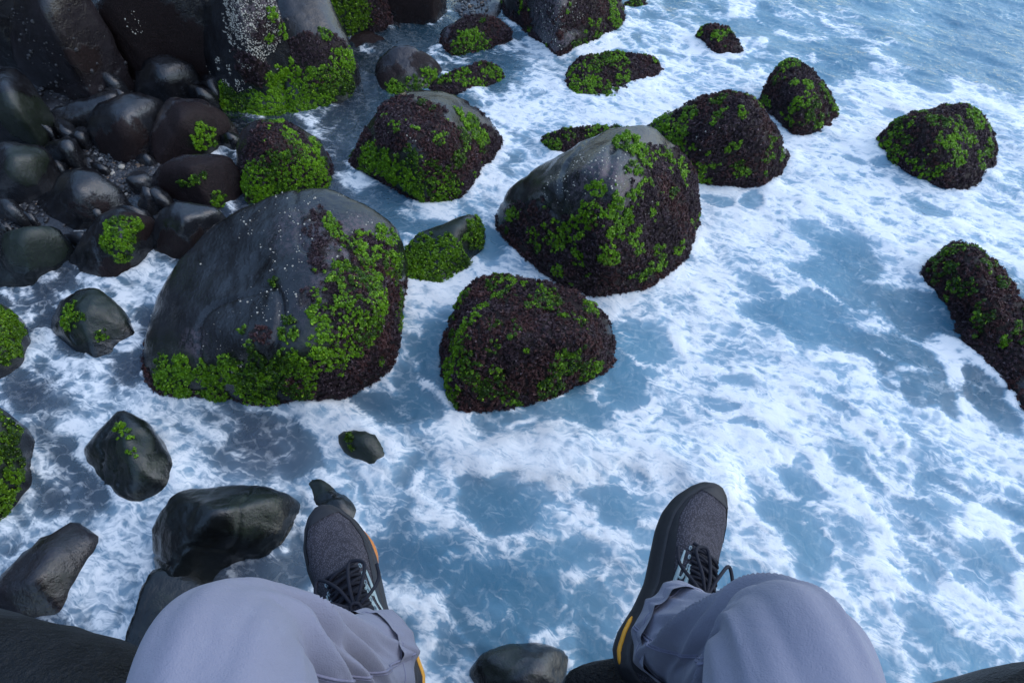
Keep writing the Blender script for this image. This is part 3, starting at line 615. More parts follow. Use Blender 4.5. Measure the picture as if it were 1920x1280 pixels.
boulder('tall purplish-grey boulder dotted with limpets, beside the table-topped boulder', sub=5, p=11, mat='rock_brown',
    pts=[(38, 60, .42), (62, 5, .70), (110, -30, .85), (162, 0, .70), (176, 40, .52), (182, 95, .30), (174, 140, .10), (150, 162, .05), (100, 178, .05), (65, 162, .08), (40, 125, .22), (100, 60, .62)], limp=[(90, 100, 90, .7), (120, 130, 60, .8)], brown=[(130, 108, 14, .9), (165, 110, 24, .8)], bdens=.2, carve=[(100, 30, .68, .05, .03)])
boulder('broad boulder with a grey table top and black overhanging front', sub=5, p=14,
    pts=[(186, 35, .52), (210, 0, .66), (300, -40, .8), (390, 0, .62), (404, 30, .50), (372, 58, .46), (250, 50, .50), (190, 125, .06), (262, 148, .04), (370, 122, .06), (392, 70, .3)], brown=[(280, 95, 90), (360, 80, 40), (220, 90, 40), (300, 50, 30, .7)], barn=[(250, 42, 20, .6)], bdens=.3)
boulder('flat blue-grey slab behind the limpet-dotted boulder', sub=4, p=12, pts=[(-70, 40, .5), (-60, -40, .8), (20, -60, .8), (66, -20, .62), (40, 55, .3), (0, 62, .3)], limp=[(20, 30, 40, .5)])
boulder('dark rounded boulder tucked against the limpet-dotted one', sub=4, p=9, pts=[(-60, 90, .3), (0, 40, .36), (28, 60, .30), (38, 100, .12), (34, 128, .05), (-10, 135, .05), (-60, 130, .05)])
boulder('faceted black boulder under the overhanging table-topped one', pts=[(236, 165, .10), (252, 140, .20), (310, 112, .28), (350, 118, .26), (376, 150, .14), (362, 178, .04), (320, 188, .03), (242, 184, .03), (300, 140, .30)], sub=4, p=16)
boulder('smooth rounded boulder with a green-filmed lower flank, beside the leaning flat slab', sub=5, p=9, pts=[(-40, 160, .36), (0, 132, .40), (45, 150, .36), (76, 186, .26), (102, 226, .12), (96, 252, .04), (50, 268, .03), (-40, 270, .03), (20, 190, .42)], moss=[(50, 230, 50), (80, 215, 30)])
boulder('leaning flat slab between rounder black boulders', sub=4, p=16, pts=[(96, 218, .10), (150, 190, .18), (215, 174, .22), (210, 190, .20), (166, 236, .05), (110, 252, .03)])
boulder('shiny round-shouldered boulder reflecting the sky, beside the leaning slab', sub=4, p=11, pts=[(166, 242, .16), (186, 202, .28), (242, 178, .32), (306, 200, .24), (284, 252, .12), (272, 288, .03), (235, 312, .03), (190, 292, .04), (172, 262, .1), (230, 230, .34)], brown=[(240, 265, 40, .8), (200, 275, 30, .8)], bdens=.2)
boulder('boulder with a brown film and one green weed tuft, upslope of the green-wrapped boulder', sub=5, p=10, mat='rock_brown', pts=[(276, 262, .12), (300, 210, .26), (336, 184, .30), (382, 195, .26), (426, 230, .12), (437, 252, .05), (402, 292, .02), (302, 312, .03), (350, 225, .32)], brown=[(360, 235, 50, .9), (320, 270, 40), (400, 230, 30)], green=[(385, 262, 22), (380, 240, 12, .8)], bdens=.5)
boulder('boulder with a soft green stripe across its crown', sub=5, p=11, pts=[(-30, 300, .20), (20, 270, .30), (64, 262, .30), (100, 310, .16), (107, 352, .05), (62, 392, .02), (-30, 388, .02), (40, 310, .32)], moss=[(60, 290, 34), (45, 320, 28)])
boulder('wedge-shaped black boulder with a bright wet ridge', sub=4, p=16, pts=[(80, 388, .06), (140, 322, .26), (186, 330, .24), (247, 392, .05), (202, 428, .02), (150, 434, .02), (100, 414, .03), (150, 360, .28)], brown=[(160, 400, 40, .6)], bdens=.2)
boulder('boulder with a thin bright green weed line along its edge', sub=5, p=10, mat='rock_brown', pts=[(286, 342, .10), (300, 310, .20), (346, 298, .24), (440, 305, .18), (447, 340, .08), (440, 384, 0), (402, 397, 0), (302, 364, .03), (360, 325, .25)], brown=[(380, 360, 60), (330, 350, 40), (420, 330, 40)], green=[(365, 338, 9, .9), (380, 328, 9, .9), (350, 345, 8, .9), (410, 375, 14, .9), (340, 342, 8, .8)], bdens=.4)
boulder('small grey-topped stone sunk in the gravel', sub=4, p=9, pts=[(130, 305, .06), (145, 290, .10), (175, 294, .10), (187, 315, .04), (160, 328, .03)])
boulder('angular black boulder touching the largest smooth boulder', sub=5, p=16, pts=[(280, 445, .10), (300, 405, .22), (336, 383, .26), (422, 405, .18), (412, 442, .06), (372, 488, 0), (330, 492, 0), (285, 478, 0), (340, 420, .27)], brown=[(320, 465, 34), (380, 450, 30, .7)], green=[(380, 460, 16, .7)], bdens=.3)
boulder('thin upright splinter of black rock', sub=4, p=14, pts=[(266, 395, .05), (275, 350, .20), (290, 365, .16), (302, 395, .05), (285, 408, .03)])
boulder('boulder with a thick green weed patch draped over a glossy face, at the foam edge', sub=5, p=11, pts=[(134, 482, .04), (190, 412, .22), (236, 393, .26), (276, 405, .22), (287, 450, .08), (242, 522, 0), (210, 535, 0), (150, 508, 0), (225, 440, .28)], green=[(215, 430, 30), (235, 450, 26), (205, 455, 20), (225, 475, 18), (245, 420, 20)], brown=[(265, 420, 30), (215, 510, 30, .8)], bdens=.5)
boulder('rounded boulder with dull green crown, lapped by shoreward foam', sub=5, p=10, mat='rock_green', pts=[(-20, 455, .14), (40, 415, .24), (92, 420, .22), (132, 472, .06), (76, 533, 0), (40, 540, 0), (-20, 535, 0), (50, 450, .26)], moss=[(50, 455, 50), (90, 470, 30)])
boulder('little dark stone behind the dull green-crowned boulder', sub=4, p=9, pts=[(-15, 440, .1), (10, 420, .16), (34, 430, .10), (25, 450, .05)])
GROW = 1.03
boulder('five-sided dark boulder with two green tufts, ringed by white foam', sub=5, p=12, mat='rock_green', pts=[(95, 605, .02), (112, 560, .12), (140, 543, .16), (192, 545, .16), (222, 575, .12), (257, 632, .02), (242, 657, 0), (195, 690, 0), (150, 668, 0), (100, 628, 0), (160, 590, .22)], green=[(130, 592, 22), (190, 627, 14, .85), (145, 600, 14, .8)], moss=[(180, 575, 60), (140, 580, 40)])
boulder('black boulder with a furry green side, in the foam beside the five-sided boulder', sub=5, p=9, pts=[(-60, 560, .16), (0, 560, .18), (26, 592, .14), (62, 652, .02), (56, 684, 0), (0, 722, 0), (-60, 740, 0), (-20, 620, .26)], green=[(8, 600, 34), (0, 640, 34, .9), (20, 620, 18, .8), (-20, 590, 40)], bright=.7)
boulder('dark boulder with a dense green coat, below the foam stream', sub=5, p=9, pts=[(-60, 780, .2), (0, 765, .24), (26, 802, .20), (56, 884, .04), (62, 910, 0), (0, 988, 0), (-60, 1000, 0), (-10, 860, .3)], green=[(5, 810, 36), (15, 850, 34), (0, 880, 40), (25, 880, 24, .8), (0, 940, 30, .6), (-30, 830, 50)], bright=.7)
boulder('black egg-shaped boulder with one green streak, in the foam stream', sub=5, p=11, mat='rock_green', pts=[(160, 842, .02), (232, 770, .16), (270, 785, .16), (316, 850, .08), (335, 905, 0), (326, 935, 0), (272, 945, 0), (255, 960, 0), (230, 932, 0), (185, 892, 0), (250, 840, .22)], green=[(225, 800, 12, .9), (238, 820, 11, .8), (250, 850, 12, .55), (228, 810, 12, .8)], moss=[(250, 830, 40), (280, 870, 40, .7)])
boulder('slanted brownish slab, partly washed over, near the seat rock', sub=4, p=14, mat='rock_brown', pts=[(-40, 1120, .10), (0, 1108, .12), (62, 1068, .12), (76, 1010, .10), (125, 966, .08), (190, 1015, .03), (162, 1082, 0), (130, 1152, 0), (100, 1178, 0), (0, 1150, 0), (80, 1080, .16)], moss=[(110, 1080, 40, .5)])
boulder('kidney-shaped glossy greenish-black boulder under the left knee', sub=6, p=9, mat='rock_green', pts=[(285, 1060, .02), (305, 985, .12), (340, 925, .18), (420, 895, .22), (520, 893, .20), (552, 922, .14), (556, 962, .06), (540, 1012, .02), (512, 1088, 0), (470, 1095, 0), (380, 1130, 0), (300, 1130, 0), (420, 960, .30), (360, 1020, .22)], moss=[(480, 950, 70, .6)], carve=[(440, 1075, .05, .20, .35)])
boulder('long dark tail of rock running down under the left knee', sub=5, p=9, mat='rock_green', pts=[(222, 1250, .02), (245, 1150, .10), (280, 1070, .14), (330, 1060, .12), (380, 1090, .10), (400, 1200, .05), (330, 1290, 0), (240, 1290, 0)], moss=[(300, 1150, 50, .4)])
boulder('submerged dark stone under the left shoe toe', sub=5, p=9, mat='rock_green', pts=[(562, 905, .0), (620, 893, .06), (668, 928, .05), (698, 966, .02), (692, 1004, 0), (640, 1030, 0), (575, 1000, 0), (630, 950, .08)], moss=[(600, 900, 40, .7)])
boulder('drowned olive stone in the little cascade', sub=4, p=8, mat='rock_green', pts=[(628, 815, .03), (650, 800, .08), (700, 810, .09), (732, 860, .02), (710, 885, .01), (650, 850, .02), (680, 835, .10)], moss=[(670, 830, 60)], green=[(660, 825, 20, .5)], bright=.4)
boulder('slate-blue wedge leaning on the largest smooth boulder', sub=4, p=14, pts=[(296, 560, 0), (310, 578, 0), (345, 492, .16), (368, 492, .2), (360, 540, .1)])
boulder('dome of dark mossy rock below the gap between the legs', sub=5, p=7, mat='rock', pts=[(875, 1275, 0), (905, 1225, .08), (960, 1198, .12), (1020, 1196, .12), (1075, 1235, .04), (1090, 1290, 0), (980, 1380, 0), (980, 1260, .15)], moss=[(940, 1225, 60, .7), (1010, 1250, 50, .5)])

# -- small stones wedged in the gaps of the shore
for k, (px, py, r, h) in enumerate(((125, 288, 34, .16), (208, 358, 30, .13), (262, 342, 24, .10), (18, 400, 30, .14), (118, 250, 26, .12), (205, 150, 26, .16), (225, 180, 24, .12), (255, 400, 28, .14), (120, 452, 20, .08),
                                    (330, 320, 24, .10), (395, 165, 24, .12), (430, 262, 24, .10), (270, 300, 22, .10), (60, 410, 22, .10), (15, 285, 26, .16), (110, 315, 24, .10), (190, 320, 20, .08), (590, 75, 24, .16), (60, 340, 34, .14), (150, 450, 26, .10), (240, 235, 30, .16), (300, 375, 30, .12), (330, 300, 30, .14), (180, 405, 26, .10), (85, 235, 30, .14), (150, 262, 28, .12), (400, 300, 26, .10), (230, 395, 30, .14), (35, 440, 28, .10), (370, 178, 28, .14), (440, 330, 20, .08), (265, 200, 26, .16), (70, 190, 30, .2), (195, 110, 26, .2))):
    top = at(px, py - r * .2, h * 1.5); eye = Vector((0, 0, CAM_H)); dv = Vector(top) - eye
    if any((t_.ray_cast(eye, dv.normalized())[3] or 99) < dv.length - .01 for t_ in TREES): continue      # a larger boulder stands there
    h *= 1.5; g = np.random.default_rng(500 + k); a = np.sort(g.uniform(0, 6.283, 8))
    boulder('small angular black stone wedged between the shore boulders', [(px + r * math.cos(t) * g.uniform(.8, 1.2), py + r * .62 * math.sin(t) * g.uniform(.8, 1.2), h * g.uniform(.1, .9) * (math.sin(t) < .3)) for t in a] + [(px + g.uniform(-6, 6), py - r * .2, h * 1.1)],
            'small stones wedged on the shore', sub=4, p=14, cat='stone')

# ------------------------------------------------------------------ the sea, lapping round the stones
xs = axis(-3.9, 5.0, 0.0138, -700, 700, 1.22); ys = axis(0.25, 6.6, 0.0138, -700, 700, 1.22)
x, y, F = grid(xs, ys)
from mathutils.kdtree import KDTree
pts = []
for o in ROCKS:
    v = np.empty(len(o.data.vertices) * 3, np.float32); o.data.vertices.foreach_get('co', v); v = v.reshape(-1, 3); pts.append(v[np.abs(v[:, 2]) < 0.03][::2])
pts = np.concatenate(pts); kd = KDTree(len(pts))
for i_, q in enumerate(pts): kd.insert((q[0], q[1], 0), i_)
kd.balance(); shore = np.full(len(x), 9.0)
near = np.where((np.abs(x) < 5.5) & (y > 0) & (y < 7.5))[0]
shore[near] = [kd.find((x[i_], y[i_], 0))[2] for i_ in near]
f, milk, hue, h, silt = water_fields(x, y, shore)
me = np_mesh('sea', np.c_[x, y, h], F)
def blur(a, r):                                             # bubbles drifting under and around the foam
    for ax in (0, 1):
        c = np.cumsum(np.pad(a, [(r + 1, r) if k == ax else (0, 0) for k in (0, 1)], mode='edge'), ax)
        a = (np.take(c, range(2 * r + 1, c.shape[ax]), ax) - np.take(c, range(0, c.shape[ax] - 2 * r - 1), ax)) / (2 * r + 1)
    return a
f2 = f.reshape(len(ys), len(xs)); add_attr(me, 'halo', (0.6 * blur(blur(f2, 3), 3) + 0.4 * blur(blur(f2, 10), 10)).ravel())
add_attr(me, 'foam', f); add_attr(me, 'milk', milk); add_attr(me, 'hue', hue); add_attr(me, 'silt', silt)
tag(link('sea', me, M['water']), kind='structure')


# -- the rocks one sits on, high above the water
SEAT_Z = 2.06
def seat_rock(label, P, sub=6, p=14, rough=0.6, seed=900, mat='rock_dry'):
    P = np.array(P, float); lo, hi = P.min(0), P.max(0); c = hull_centre(P)
    D, Fc = ICO[sub]; V = c + D * hull_radius(P, c, D, p)[:, None]
    a, b = V.min(0), V.max(0); V = lo + (V - a) / (b - a) * (hi - lo)
    N, _ = vert_normals(V, Fc)
    V = V + N * (rough * (0.03 * fbm(V * 2.5, seed, 3) + 0.012 * fbm(V * 9, seed + 3, 4) + 0.005 * fbm(V * 34, seed + 7, 3)))[:, None]
    me = np_mesh('boulder', V, Fc)
    for k in ('film', 'moss', 'crust'): add_attr(me, k, np.zeros(len(V)))
    return tag(link('boulder', me, M[mat]), label, 'boulder')
seat_rock('huge dull black boulder the person sits on', [(-.42, .03, SEAT_Z), (.50, .02, SEAT_Z), (.62, -.4, SEAT_Z), (.7, -1.6, SEAT_Z), (-.7, -1.6, SEAT_Z), (-.6, -.3, SEAT_Z),
    (-.45, .05, 1.0), (.5, .05, 1.0), (-.8, .1, -.5), (.9, .1, -.5), (1.0, -2.2, -.5), (-1.0, -2.2, -.5)], seed=901)
seat_rock('dull black boulder beside the left knee, its edge sloping away', [(-1.5, .22, 1.95), (-.80, .22, 1.98), (-.52, .16, 2.0), (-.36, .06, 2.02), (-.34, -.4, 2.02), (-.6, -1.4, 2.0), (-1.6, -1.4, 2.0),
    (-1.7, .3, -.5), (-.40, .08, -.5), (-.4, -1.4, -.5), (-1.7, -1.4, -.5), (-.36, .06, 1.6)], seed=902)
seat_rock('grey boulder edge beside the right knee', [(.49, .05, 1.90), (.53, .115, 1.93), (.60, .155, 1.95), (.80, .18, 1.95), (1.5, .14, 1.93), (1.6, -1.2, 1.95), (.62, -1.2, 1.98), (.50, .04, -.5), (1.7, .12, -.5), (1.7, -1.3, -.5), (.64, -1.3, -.5)], seed=903)
seat_rock('rough ledge of rock under the right heel', [(.05, -.05, 1.70), (.08, .155, 1.765), (.17, .175, 1.77), (.30, .165, 1.76), (.34, -.05, 1.70), (.05, .12, 1.3), (.32, .12, 1.3), (.2, -.1, 1.76), (.05, -.1, 1.3), (.32, -.1, 1.3)], sub=5, seed=904, rough=.35)

# ------------------------------------------------------------------ the person: legs, trousers, socks, shoes
def cloth_material():
    t = NT('lavender_grey_cotton'); v = t.obj()
    n = t.noise(7, 4, 0.55, v); w = t.noise(700, 2, 0.5, v); s = t.noise(60, 4, 0.6, v)
    c = t.mix(n, (0.195, 0.200, 0.262), (0.245, 0.247, 0.312)); c = t.mix(t.math('MULTIPLY', t.ramp(s, 0.55, 0.75), 0.25), c, (0.265, 0.28, 0.345))
    h = t.math('ADD', t.math('MULTIPLY', w, 0.15), t.math('MULTIPLY', t.noise(26, 5, 0.6, v, 0.6), 0.6))
    p = t.n('ShaderNodeBsdfPrincipled', Base__Color=c, Roughness=0.85, Normal=t.bump(h, 0.6, 0.007))
    p.inputs['Specular IOR Level'].default_value = 0.15; p.inputs['Sheen Weight'].default_value = 0.15
    return t.surf(p.outputs[0])
def knit_material():
    t = NT('grey_knit'); v = t.obj()
    mp = t.n('ShaderNodeMapping', Vector=v, Scale=(1.0, 0.75, 0.6)).outputs[0]
    vo = t.n('ShaderNodeTexVoronoi', Vector=mp, Scale=430.0, Randomness=0.6).outputs['Distance']
    n = t.noise(45, 4, 0.6, v)
    c = t.mix(t.ramp(vo, 0.15, 0.62), (0.105, 0.098, 0.118), (0.028, 0.026, 0.032)); c = t.mix(t.math('MULTIPLY', n, 0.5), c, (0.075, 0.070, 0.085))
    p = t.n('ShaderNodeBsdfPrincipled', Base__Color=c, Roughness=0.8, Normal=t.bump(t.math('SUBTRACT', 1.0, vo), 0.6, 0.0015))
    p.inputs['Specular IOR Level'].default_value = 0.2
    return t.surf(p.outputs[0])
M['cloth'] = cloth_material(); M['knit'] = knit_material()
M['seam'] = plain('trouser_seam', (0.20, 0.20, 0.28), 0.9, 300, 0.3)
M['skin'] = plain('skin', (0.45, 0.30, 0.23), 0.5, 30, 0.1)
M['sock'] = plain('white_sock', (0.78, 0.79, 0.80), 0.9, 400, 0.12, 0.4)
M['midsole'] = plain('black_midsole_foam', (0.022, 0.022, 0.026), 0.55, 160, 0.5, 0.25, 0.4, 0.001)
M['overlay'] = plain('dark_shoe_overlay', (0.020, 0.020, 0.025), 0.6, 120, 0.3, 0.15, 0.4, 0.001)
M['outsole'] = plain('orange_outsole', (0.62, 0.22, 0.05), 0.5, 60, 0.15)
M['stripe_y'] = plain('amber_stripe', (0.75, 0.33, 0.015), 0.45, 60, 0.12)
M['logo'] = plain('pale_mint_print', (0.36, 0.46, 0.47), 0.45, 200, 0.15)
M['lace'] = plain('black_lace', (0.012, 0.013, 0.022), 0.75, 500, 0.4, 0.5, 0.3, 0.001)
M['eyelet'] = plain('pale_eyelet', (0.22, 0.30, 0.34), 0.4, 60, 0.1)

def loft(rings, close=True, caps=False):
    n = len(rings); k = len(rings[0]); V = np.concatenate(rings); kk = k if close else k - 1
    i = np.arange(n - 1)[:, None] * k; j = np.arange(kk)[None, :]; j2 = (j + 1) % k
    F = np.stack([i + j, i + j2, i + k + j2, i + k + j], -1).reshape(-1, 4)
    return V, F
def spline(P, n):
    P = np.array(P, float); P = np.vstack([2 * P[0] - P[1], P, 2 * P[-1] - P[-2]]); out = []
    m = len(P) - 3
    for t in np.linspace(0, m - 1e-6, n):
        i = int(t); f = t - i; a, b, c, d = P[i:i + 4]
        out.append(0.5 * (2 * b + (c - a) * f + (2 * a - 5 * b + 4 * c - d) * f * f + (3 * b - a - 3 * c + d) * f ** 3))
    return np.array(out)
def frames(path):
    T = unit(np.gradient(path, axis=0)); u = np.cross(T[0], [1, 0, 0]); U = []
    for t in T:
        u = u - t * (u @ t); u = u / np.linalg.norm(u); U.append(u)
    U = np.array(U); return T, U, np.cross(T, U)
def tube(path, r, k=10):
    path = np.array(path, float); T, U, B = frames(path); r = np.broadcast_to(r, len(path)); a = np.linspace(0, 2 * np.pi, k, endpoint=False)
    rings = [path[i] + r[i] * (np.cos(a)[:, None] * U[i] + np.sin(a)[:, None] * B[i]) for i in range(len(path))]
    return loft(rings)
def merge(L):
    V = []; F = []; o = 0
    for v, f in L: V.append(v); F.append(f + o); o += len(v)
    return np.concatenate(V), np.concatenate(F)

KNEE = {-1: np.array([-.236, .088, 2.222]), 1: np.array([.230, .092, 2.225])}
ANK = {-1: np.array([-.186, .160, 1.900]), 1: np.array([.205, .180, 1.925])}
HIP = {-1: np.array([-.115, -.42, 2.185]), 1: np.array([.115, -.42, 2.185])}
# body: one continuous skinned figure from the waist down
bm_v = [(0, -.46, 2.20), (0, -.46, 2.42)]; bm_e = [(0, 1)]; rad = [.11, .11]
for s in (-1, 1):
    h = len(bm_v); ft = np.array({-1: (-.250, .265, 1.822), 1: (.262, .322, 1.826)}[s])
    for q, r_ in ((HIP[s], .085), ((HIP[s] + KNEE[s]) / 2, .05), (KNEE[s], .020), ((KNEE[s] * .6 + ANK[s] * .4), .018), (ANK[s] + np.array([0, -.02, -.01]), .014), (ANK[s] * .45 + ft * .55 + np.array([0, -.01, -.03]), .008), (ft, .008)):
        bm_v.append(tuple(q)); rad.append(r_)
    bm_e += [(0, h)] + [(h + i, h + i + 1) for i in range(6)]
bme = bpy.data.meshes.new('person'); bme.from_pydata(bm_v, bm_e, [])
person = link('person', bme, M['skin'])
md = person.modifiers.new('skin', 'SKIN'); md.use_smooth_shade = True
for i, v in enumerate(bme.skin_vertices[0].data): v.radius = (rad[i], rad[i]); v.use_root = (i == 0)
person.modifiers.new('sub', 'SUBSURF').levels = 1; person.modifiers[-1].render_levels = 2
tag(person, 'person in lavender-grey trousers and black trainers, seated with knees apart above the surf', 'person')

def leg(s):
    path = spline([HIP[s] + np.array([-s * .03, -.10, .0]), HIP[s], HIP[s] * .45 + KNEE[s] * .55 + np.array([0, 0, .012]), KNEE[s] * .93 + HIP[s] * .07 + np.array([0, 0, .012]), KNEE[s] + np.array([s * .003, .010, -.016]),
                   KNEE[s] * .72 + ANK[s] * .28 + np.array([0, -.004, 0]), KNEE[s] * .35 + ANK[s] * .65 + np.array([0, -.018, 0]), ANK[s] + np.array({-1: (.004, -.018, -.008), 1: (.012, -.016, .004)}[s])], 240)
    T, U, B = frames(path); n = len(path); u = np.linspace(0, 1, n)
    rr = np.interp(u, [0, .14, .32, .45, .56, .64, .78, .92, 1], [.10, .098, .082, .066, .060, .058, .053, .056, .066])
    k = 160; a = np.linspace(0, 2 * np.pi, k, endpoint=False); rings = []
    for i in range(n):
        ca, sa = np.cos(a), np.sin(a)
        dirs = ca[:, None] * U[i] + sa[:, None] * B[i]
        rings.append((path[i], dirs, rr[i]))
    aa = np.tile(a, n); uu = np.repeat(u, k)
    ctr = np.repeat(path, k, 0); dr = np.concatenate([r_[1] for r_ in rings]); rad_ = np.repeat(rr, k)
    base = ctr + dr * rad_[:, None]
    # folds: creases running from the outside of the knee down to the inside of the ankle, bunching at the bend and the hem
    ph = np.c_[np.cos(aa), np.sin(aa)]
    diag = np.c_[ph * 1.9, uu * 9.0 + s * 0.0]
    tw = aa * s
    soft = lambda v, e=.09: np.sqrt(v * v + e * e) - e
    q = np.c_[np.cos(tw + uu * 5) * 1.5, np.sin(tw + uu * 5) * 1.5, uu * 2.4 + 5 * s]
    f1 = fbm(q * 1.1, 301 + s, 2); f2 = 1 - soft(vnoise(q * 1.25 + 9, 305 + s)) * 2.4
    q2 = np.c_[np.cos(tw + uu * 7) * 2.0, np.sin(tw + uu * 7) * 2.0, uu * 4]
    f3 = 1 - soft(vnoise(q2 * 1.2, 311 + s)) * 2.4
    wt = (0.35 + 0.9 * sstep(.56, .72, uu)) * (1 - .75 * sstep(.84, .97, uu))
    disp = 0.008 * f1 + 0.014 * (f2 - .65) * wt + 0.010 * (f3 - .65) * wt * sstep(.5, .7, uu)
    bend = np.exp(-((uu - .60) / .035) ** 2) * np.clip(-(dr[:, 2] + dr[:, 1] * .8), 0, 1); disp += -0.02 * bend
    V = base + dr * disp[:, None]
    i = np.arange(n - 1)[:, None] * k; j = np.arange(k)[None, :]; j2 = (j + 1) % k
    F = np.stack([i + j, i + j2, i + k + j2, i + k + j], -1).reshape(-1, 4)
    # turned-in hem
    last = V[-k:]; c = last.mean(0); inn = c + (last - c) * 0.93; inn2 = inn - T[-1] * 0.05
    m = len(V); V = np.concatenate([V, inn, inn2]); jj = np.arange(k); j2 = (jj + 1) % k
    F = np.concatenate([F, np.stack([m - k + jj, m - k + j2, m + j2, m + jj], -1), np.stack([m + jj, m + j2, m + k + j2, m + k + jj], -1)])
    surf = V[:n * k].reshape(n, k, 3); nor = dr.reshape(n, k, 3)
    return V, F, surf, nor
legs = {s: leg(s) for s in (-1, 1)}
D_, F_ = ICO[4]
pel = np.array([0, -.46, 2.215]) + D_ * np.array([.205, .14, .155]); pel = pel[:, :]
F4 = np.c_[F_, F_[:, 2]]
parts = [legs[-1][:2], legs[1][:2]]
Vt, Ft = merge(parts)
tm = bpy.data.meshes.new('trousers')
tm.from_pydata(np.concatenate([Vt, pel]).tolist(), [], Ft.tolist() + (F_ + len(Vt)).tolist())
tm.polygons.foreach_set('use_smooth', np.ones(len(tm.polygons), bool)); tm.update()
trousers = link('trousers', tm, M['cloth'], person)
def on_leg(s, pts, lift, n=60):
    surf, nor = legs[s][2], legs[s][3]; N_, K_ = surf.shape[:2]; out = []
    P = spline([(a, b, 0) for a, b in pts], n)
    for u, v, _ in P:
        i = min(max(u * (N_ - 1), 0), N_ - 1.001); j = (v / (2 * math.pi) * K_) % K_
        i0, j0 = int(i), int(j); fi, fj = i - i0, j - j0; j1 = (j0 + 1) % K_
        p = (surf[i0, j0] * (1 - fj) + surf[i0, j1] * fj) * (1 - fi) + (surf[i0 + 1, j0] * (1 - fj) + surf[i0 + 1, j1] * fj) * fi
        out.append(p + nor[i0, j0] * lift)
    return np.array(out)
# inside-leg seams, hem stitching
def ang_of(s, i, d):                                       # ring angle whose outward direction is nearest d
    return int(np.argmax(legs[s][3][i] @ np.array(d))) / 160 * 2 * math.pi
for s in (-1, 1):
    a0 = ang_of(s, 192, (-s * 0.8, -0.25, 0.5)); a1 = ang_of(s, 239, (-s * 0.9, 0.1, 0.3))
    V1, F1 = tube(on_leg(s, [(.62, a0), (.75, a0), (.88, (a0 + a1) / 2), (.99, a1)], 0.0006), 0.0016, 6)
    V2, F2 = tube(on_leg(s, [(.62, a0 + .06), (.75, a0 + .06), (.88, (a0 + a1) / 2 + .06), (.99, a1 + .06)], 0.0004), 0.0009, 6)
    V3, F3 = tube(on_leg(s, [(.955, t) for t in np.linspace(0, 2 * math.pi - .05, 16)], 0.0003, 120), 0.0008, 6)
    V, F = merge([(V1, F1), (V2, F2), (V3, F3)])
    link('seam', np_mesh('seam', V, F), M['seam'], trousers)

# shoes ------------------------------------------------------------
TS = [0, .03, .08, .16, .28, .42, .55, .66, .76, .86, .94, .98, 1.0]
WL = [.004, .022, .032, .0375, .0375, .0385, .044, .048, .049, .043, .029, .017, .003]
WM = [.004, .022, .031, .0345, .0310, .0300, .0380, .0440, .0445, .0380, .025, .015, .003]
LEN = 0.315
def cy(t): return 0.010 * np.sin(np.clip((t - .3) / .7, 0, 1) * math.pi * .5) ** 2
def half(t, side, grow=0.0):                                # side +1 medial, -1 lateral
    w = np.interp(t, TS, WM if side > 0 else WL); return w * (1 + grow)
def top_h(t): return np.interp(t, [0, .05, .15, .28, .36, .42, .5, .6, .7, .8, .88, .95, .985, 1], [.085, .105, .112, .104, .112, .108, .098, .086, .075, .066, .059, .050, .043, .036])
def spring(t): return 0.022 * np.clip((t - .68) / .32, 0, 1) ** 2 + 0.008 * np.clip((.1 - t) / .1, 0, 1)
SOLE = 0.036
def upper_pt(t, a, off=0.0):                                # a: 0 medial edge .. pi lateral edge
    t = np.asarray(t, float); a = np.asarray(a, float)
    def f(t, a):
        ca, sa = np.cos(a), np.sin(a); w = np.where(ca > 0, half(t, 1), half(t, -1)) * 0.985
        x = cy(t) + w * np.sign(ca) * np.abs(ca) ** (0.75)
        zt = np.minimum(top_h(t), SOLE + spring(t) + 1.9 * np.interp(t, TS, WL) + .012)
        z = SOLE - .004 + spring(t) + (zt - SOLE) * np.clip(sa, 0, 1) ** 0.85
        return np.stack([x, t * LEN, z], -1)
    p = f(t, a)
    if np.any(off):
        e = 1e-3; du = f(np.clip(t + e, 0, 1), a) - f(np.clip(t - e, 0, 1), a); dv = f(t, np.clip(a + e, 0, np.pi)) - f(t, np.clip(a - e, 0, np.pi))
        n = unit(np.cross(dv, du)); n = np.where(((p - np.stack([cy(t), t * LEN, 0 * t + .02], -1)) * n).sum(-1, keepdims=True) < 0, -n, n); p = p + n * off
    return p
def patch(ts, as_, off):
    Tt, Aa = np.meshgrid(ts, as_, indexing='ij'); P = upper_pt(Tt, Aa, off); n, k = Tt.shape
    i = np.arange(n - 1)[:, None] * k; j = np.arange(k - 1)[None, :]
    return P.reshape(-1, 3), np.stack([i + j, i + j + 1, i + k + j + 1, i + k + j], -1).reshape(-1, 4)
def ribbon(pts, widths, off, n=24):                          # a printed strip laid over the upper: pts in (t, a)
    P = spline([(a, b, 0) for a, b in pts], n); w = np.interp(np.linspace(0, 1, n), np.linspace(0, 1, len(widths)), widths)
    c = upper_pt(P[:, 0], P[:, 1], off); T = unit(np.gradient(c, axis=0)); o2 = upper_pt(P[:, 0], P[:, 1], off + .004); N = unit(o2 - c); S_ = np.cross(T, N)
    rings = np.stack([c - S_ * w[:, None] - N * .0012, c - S_ * w[:, None] * .8 + N * .0004, c + S_ * w[:, None] * .8 + N * .0004, c + S_ * w[:, None] - N * .0012], 1)
    V = rings.reshape(-1, 3); i = np.arange(n - 1)[:, None] * 4; j = np.arange(3)[None, :]
    return V, np.stack([i + j, i + j + 1, i + 4 + j + 1, i + 4 + j], -1).reshape(-1, 4)
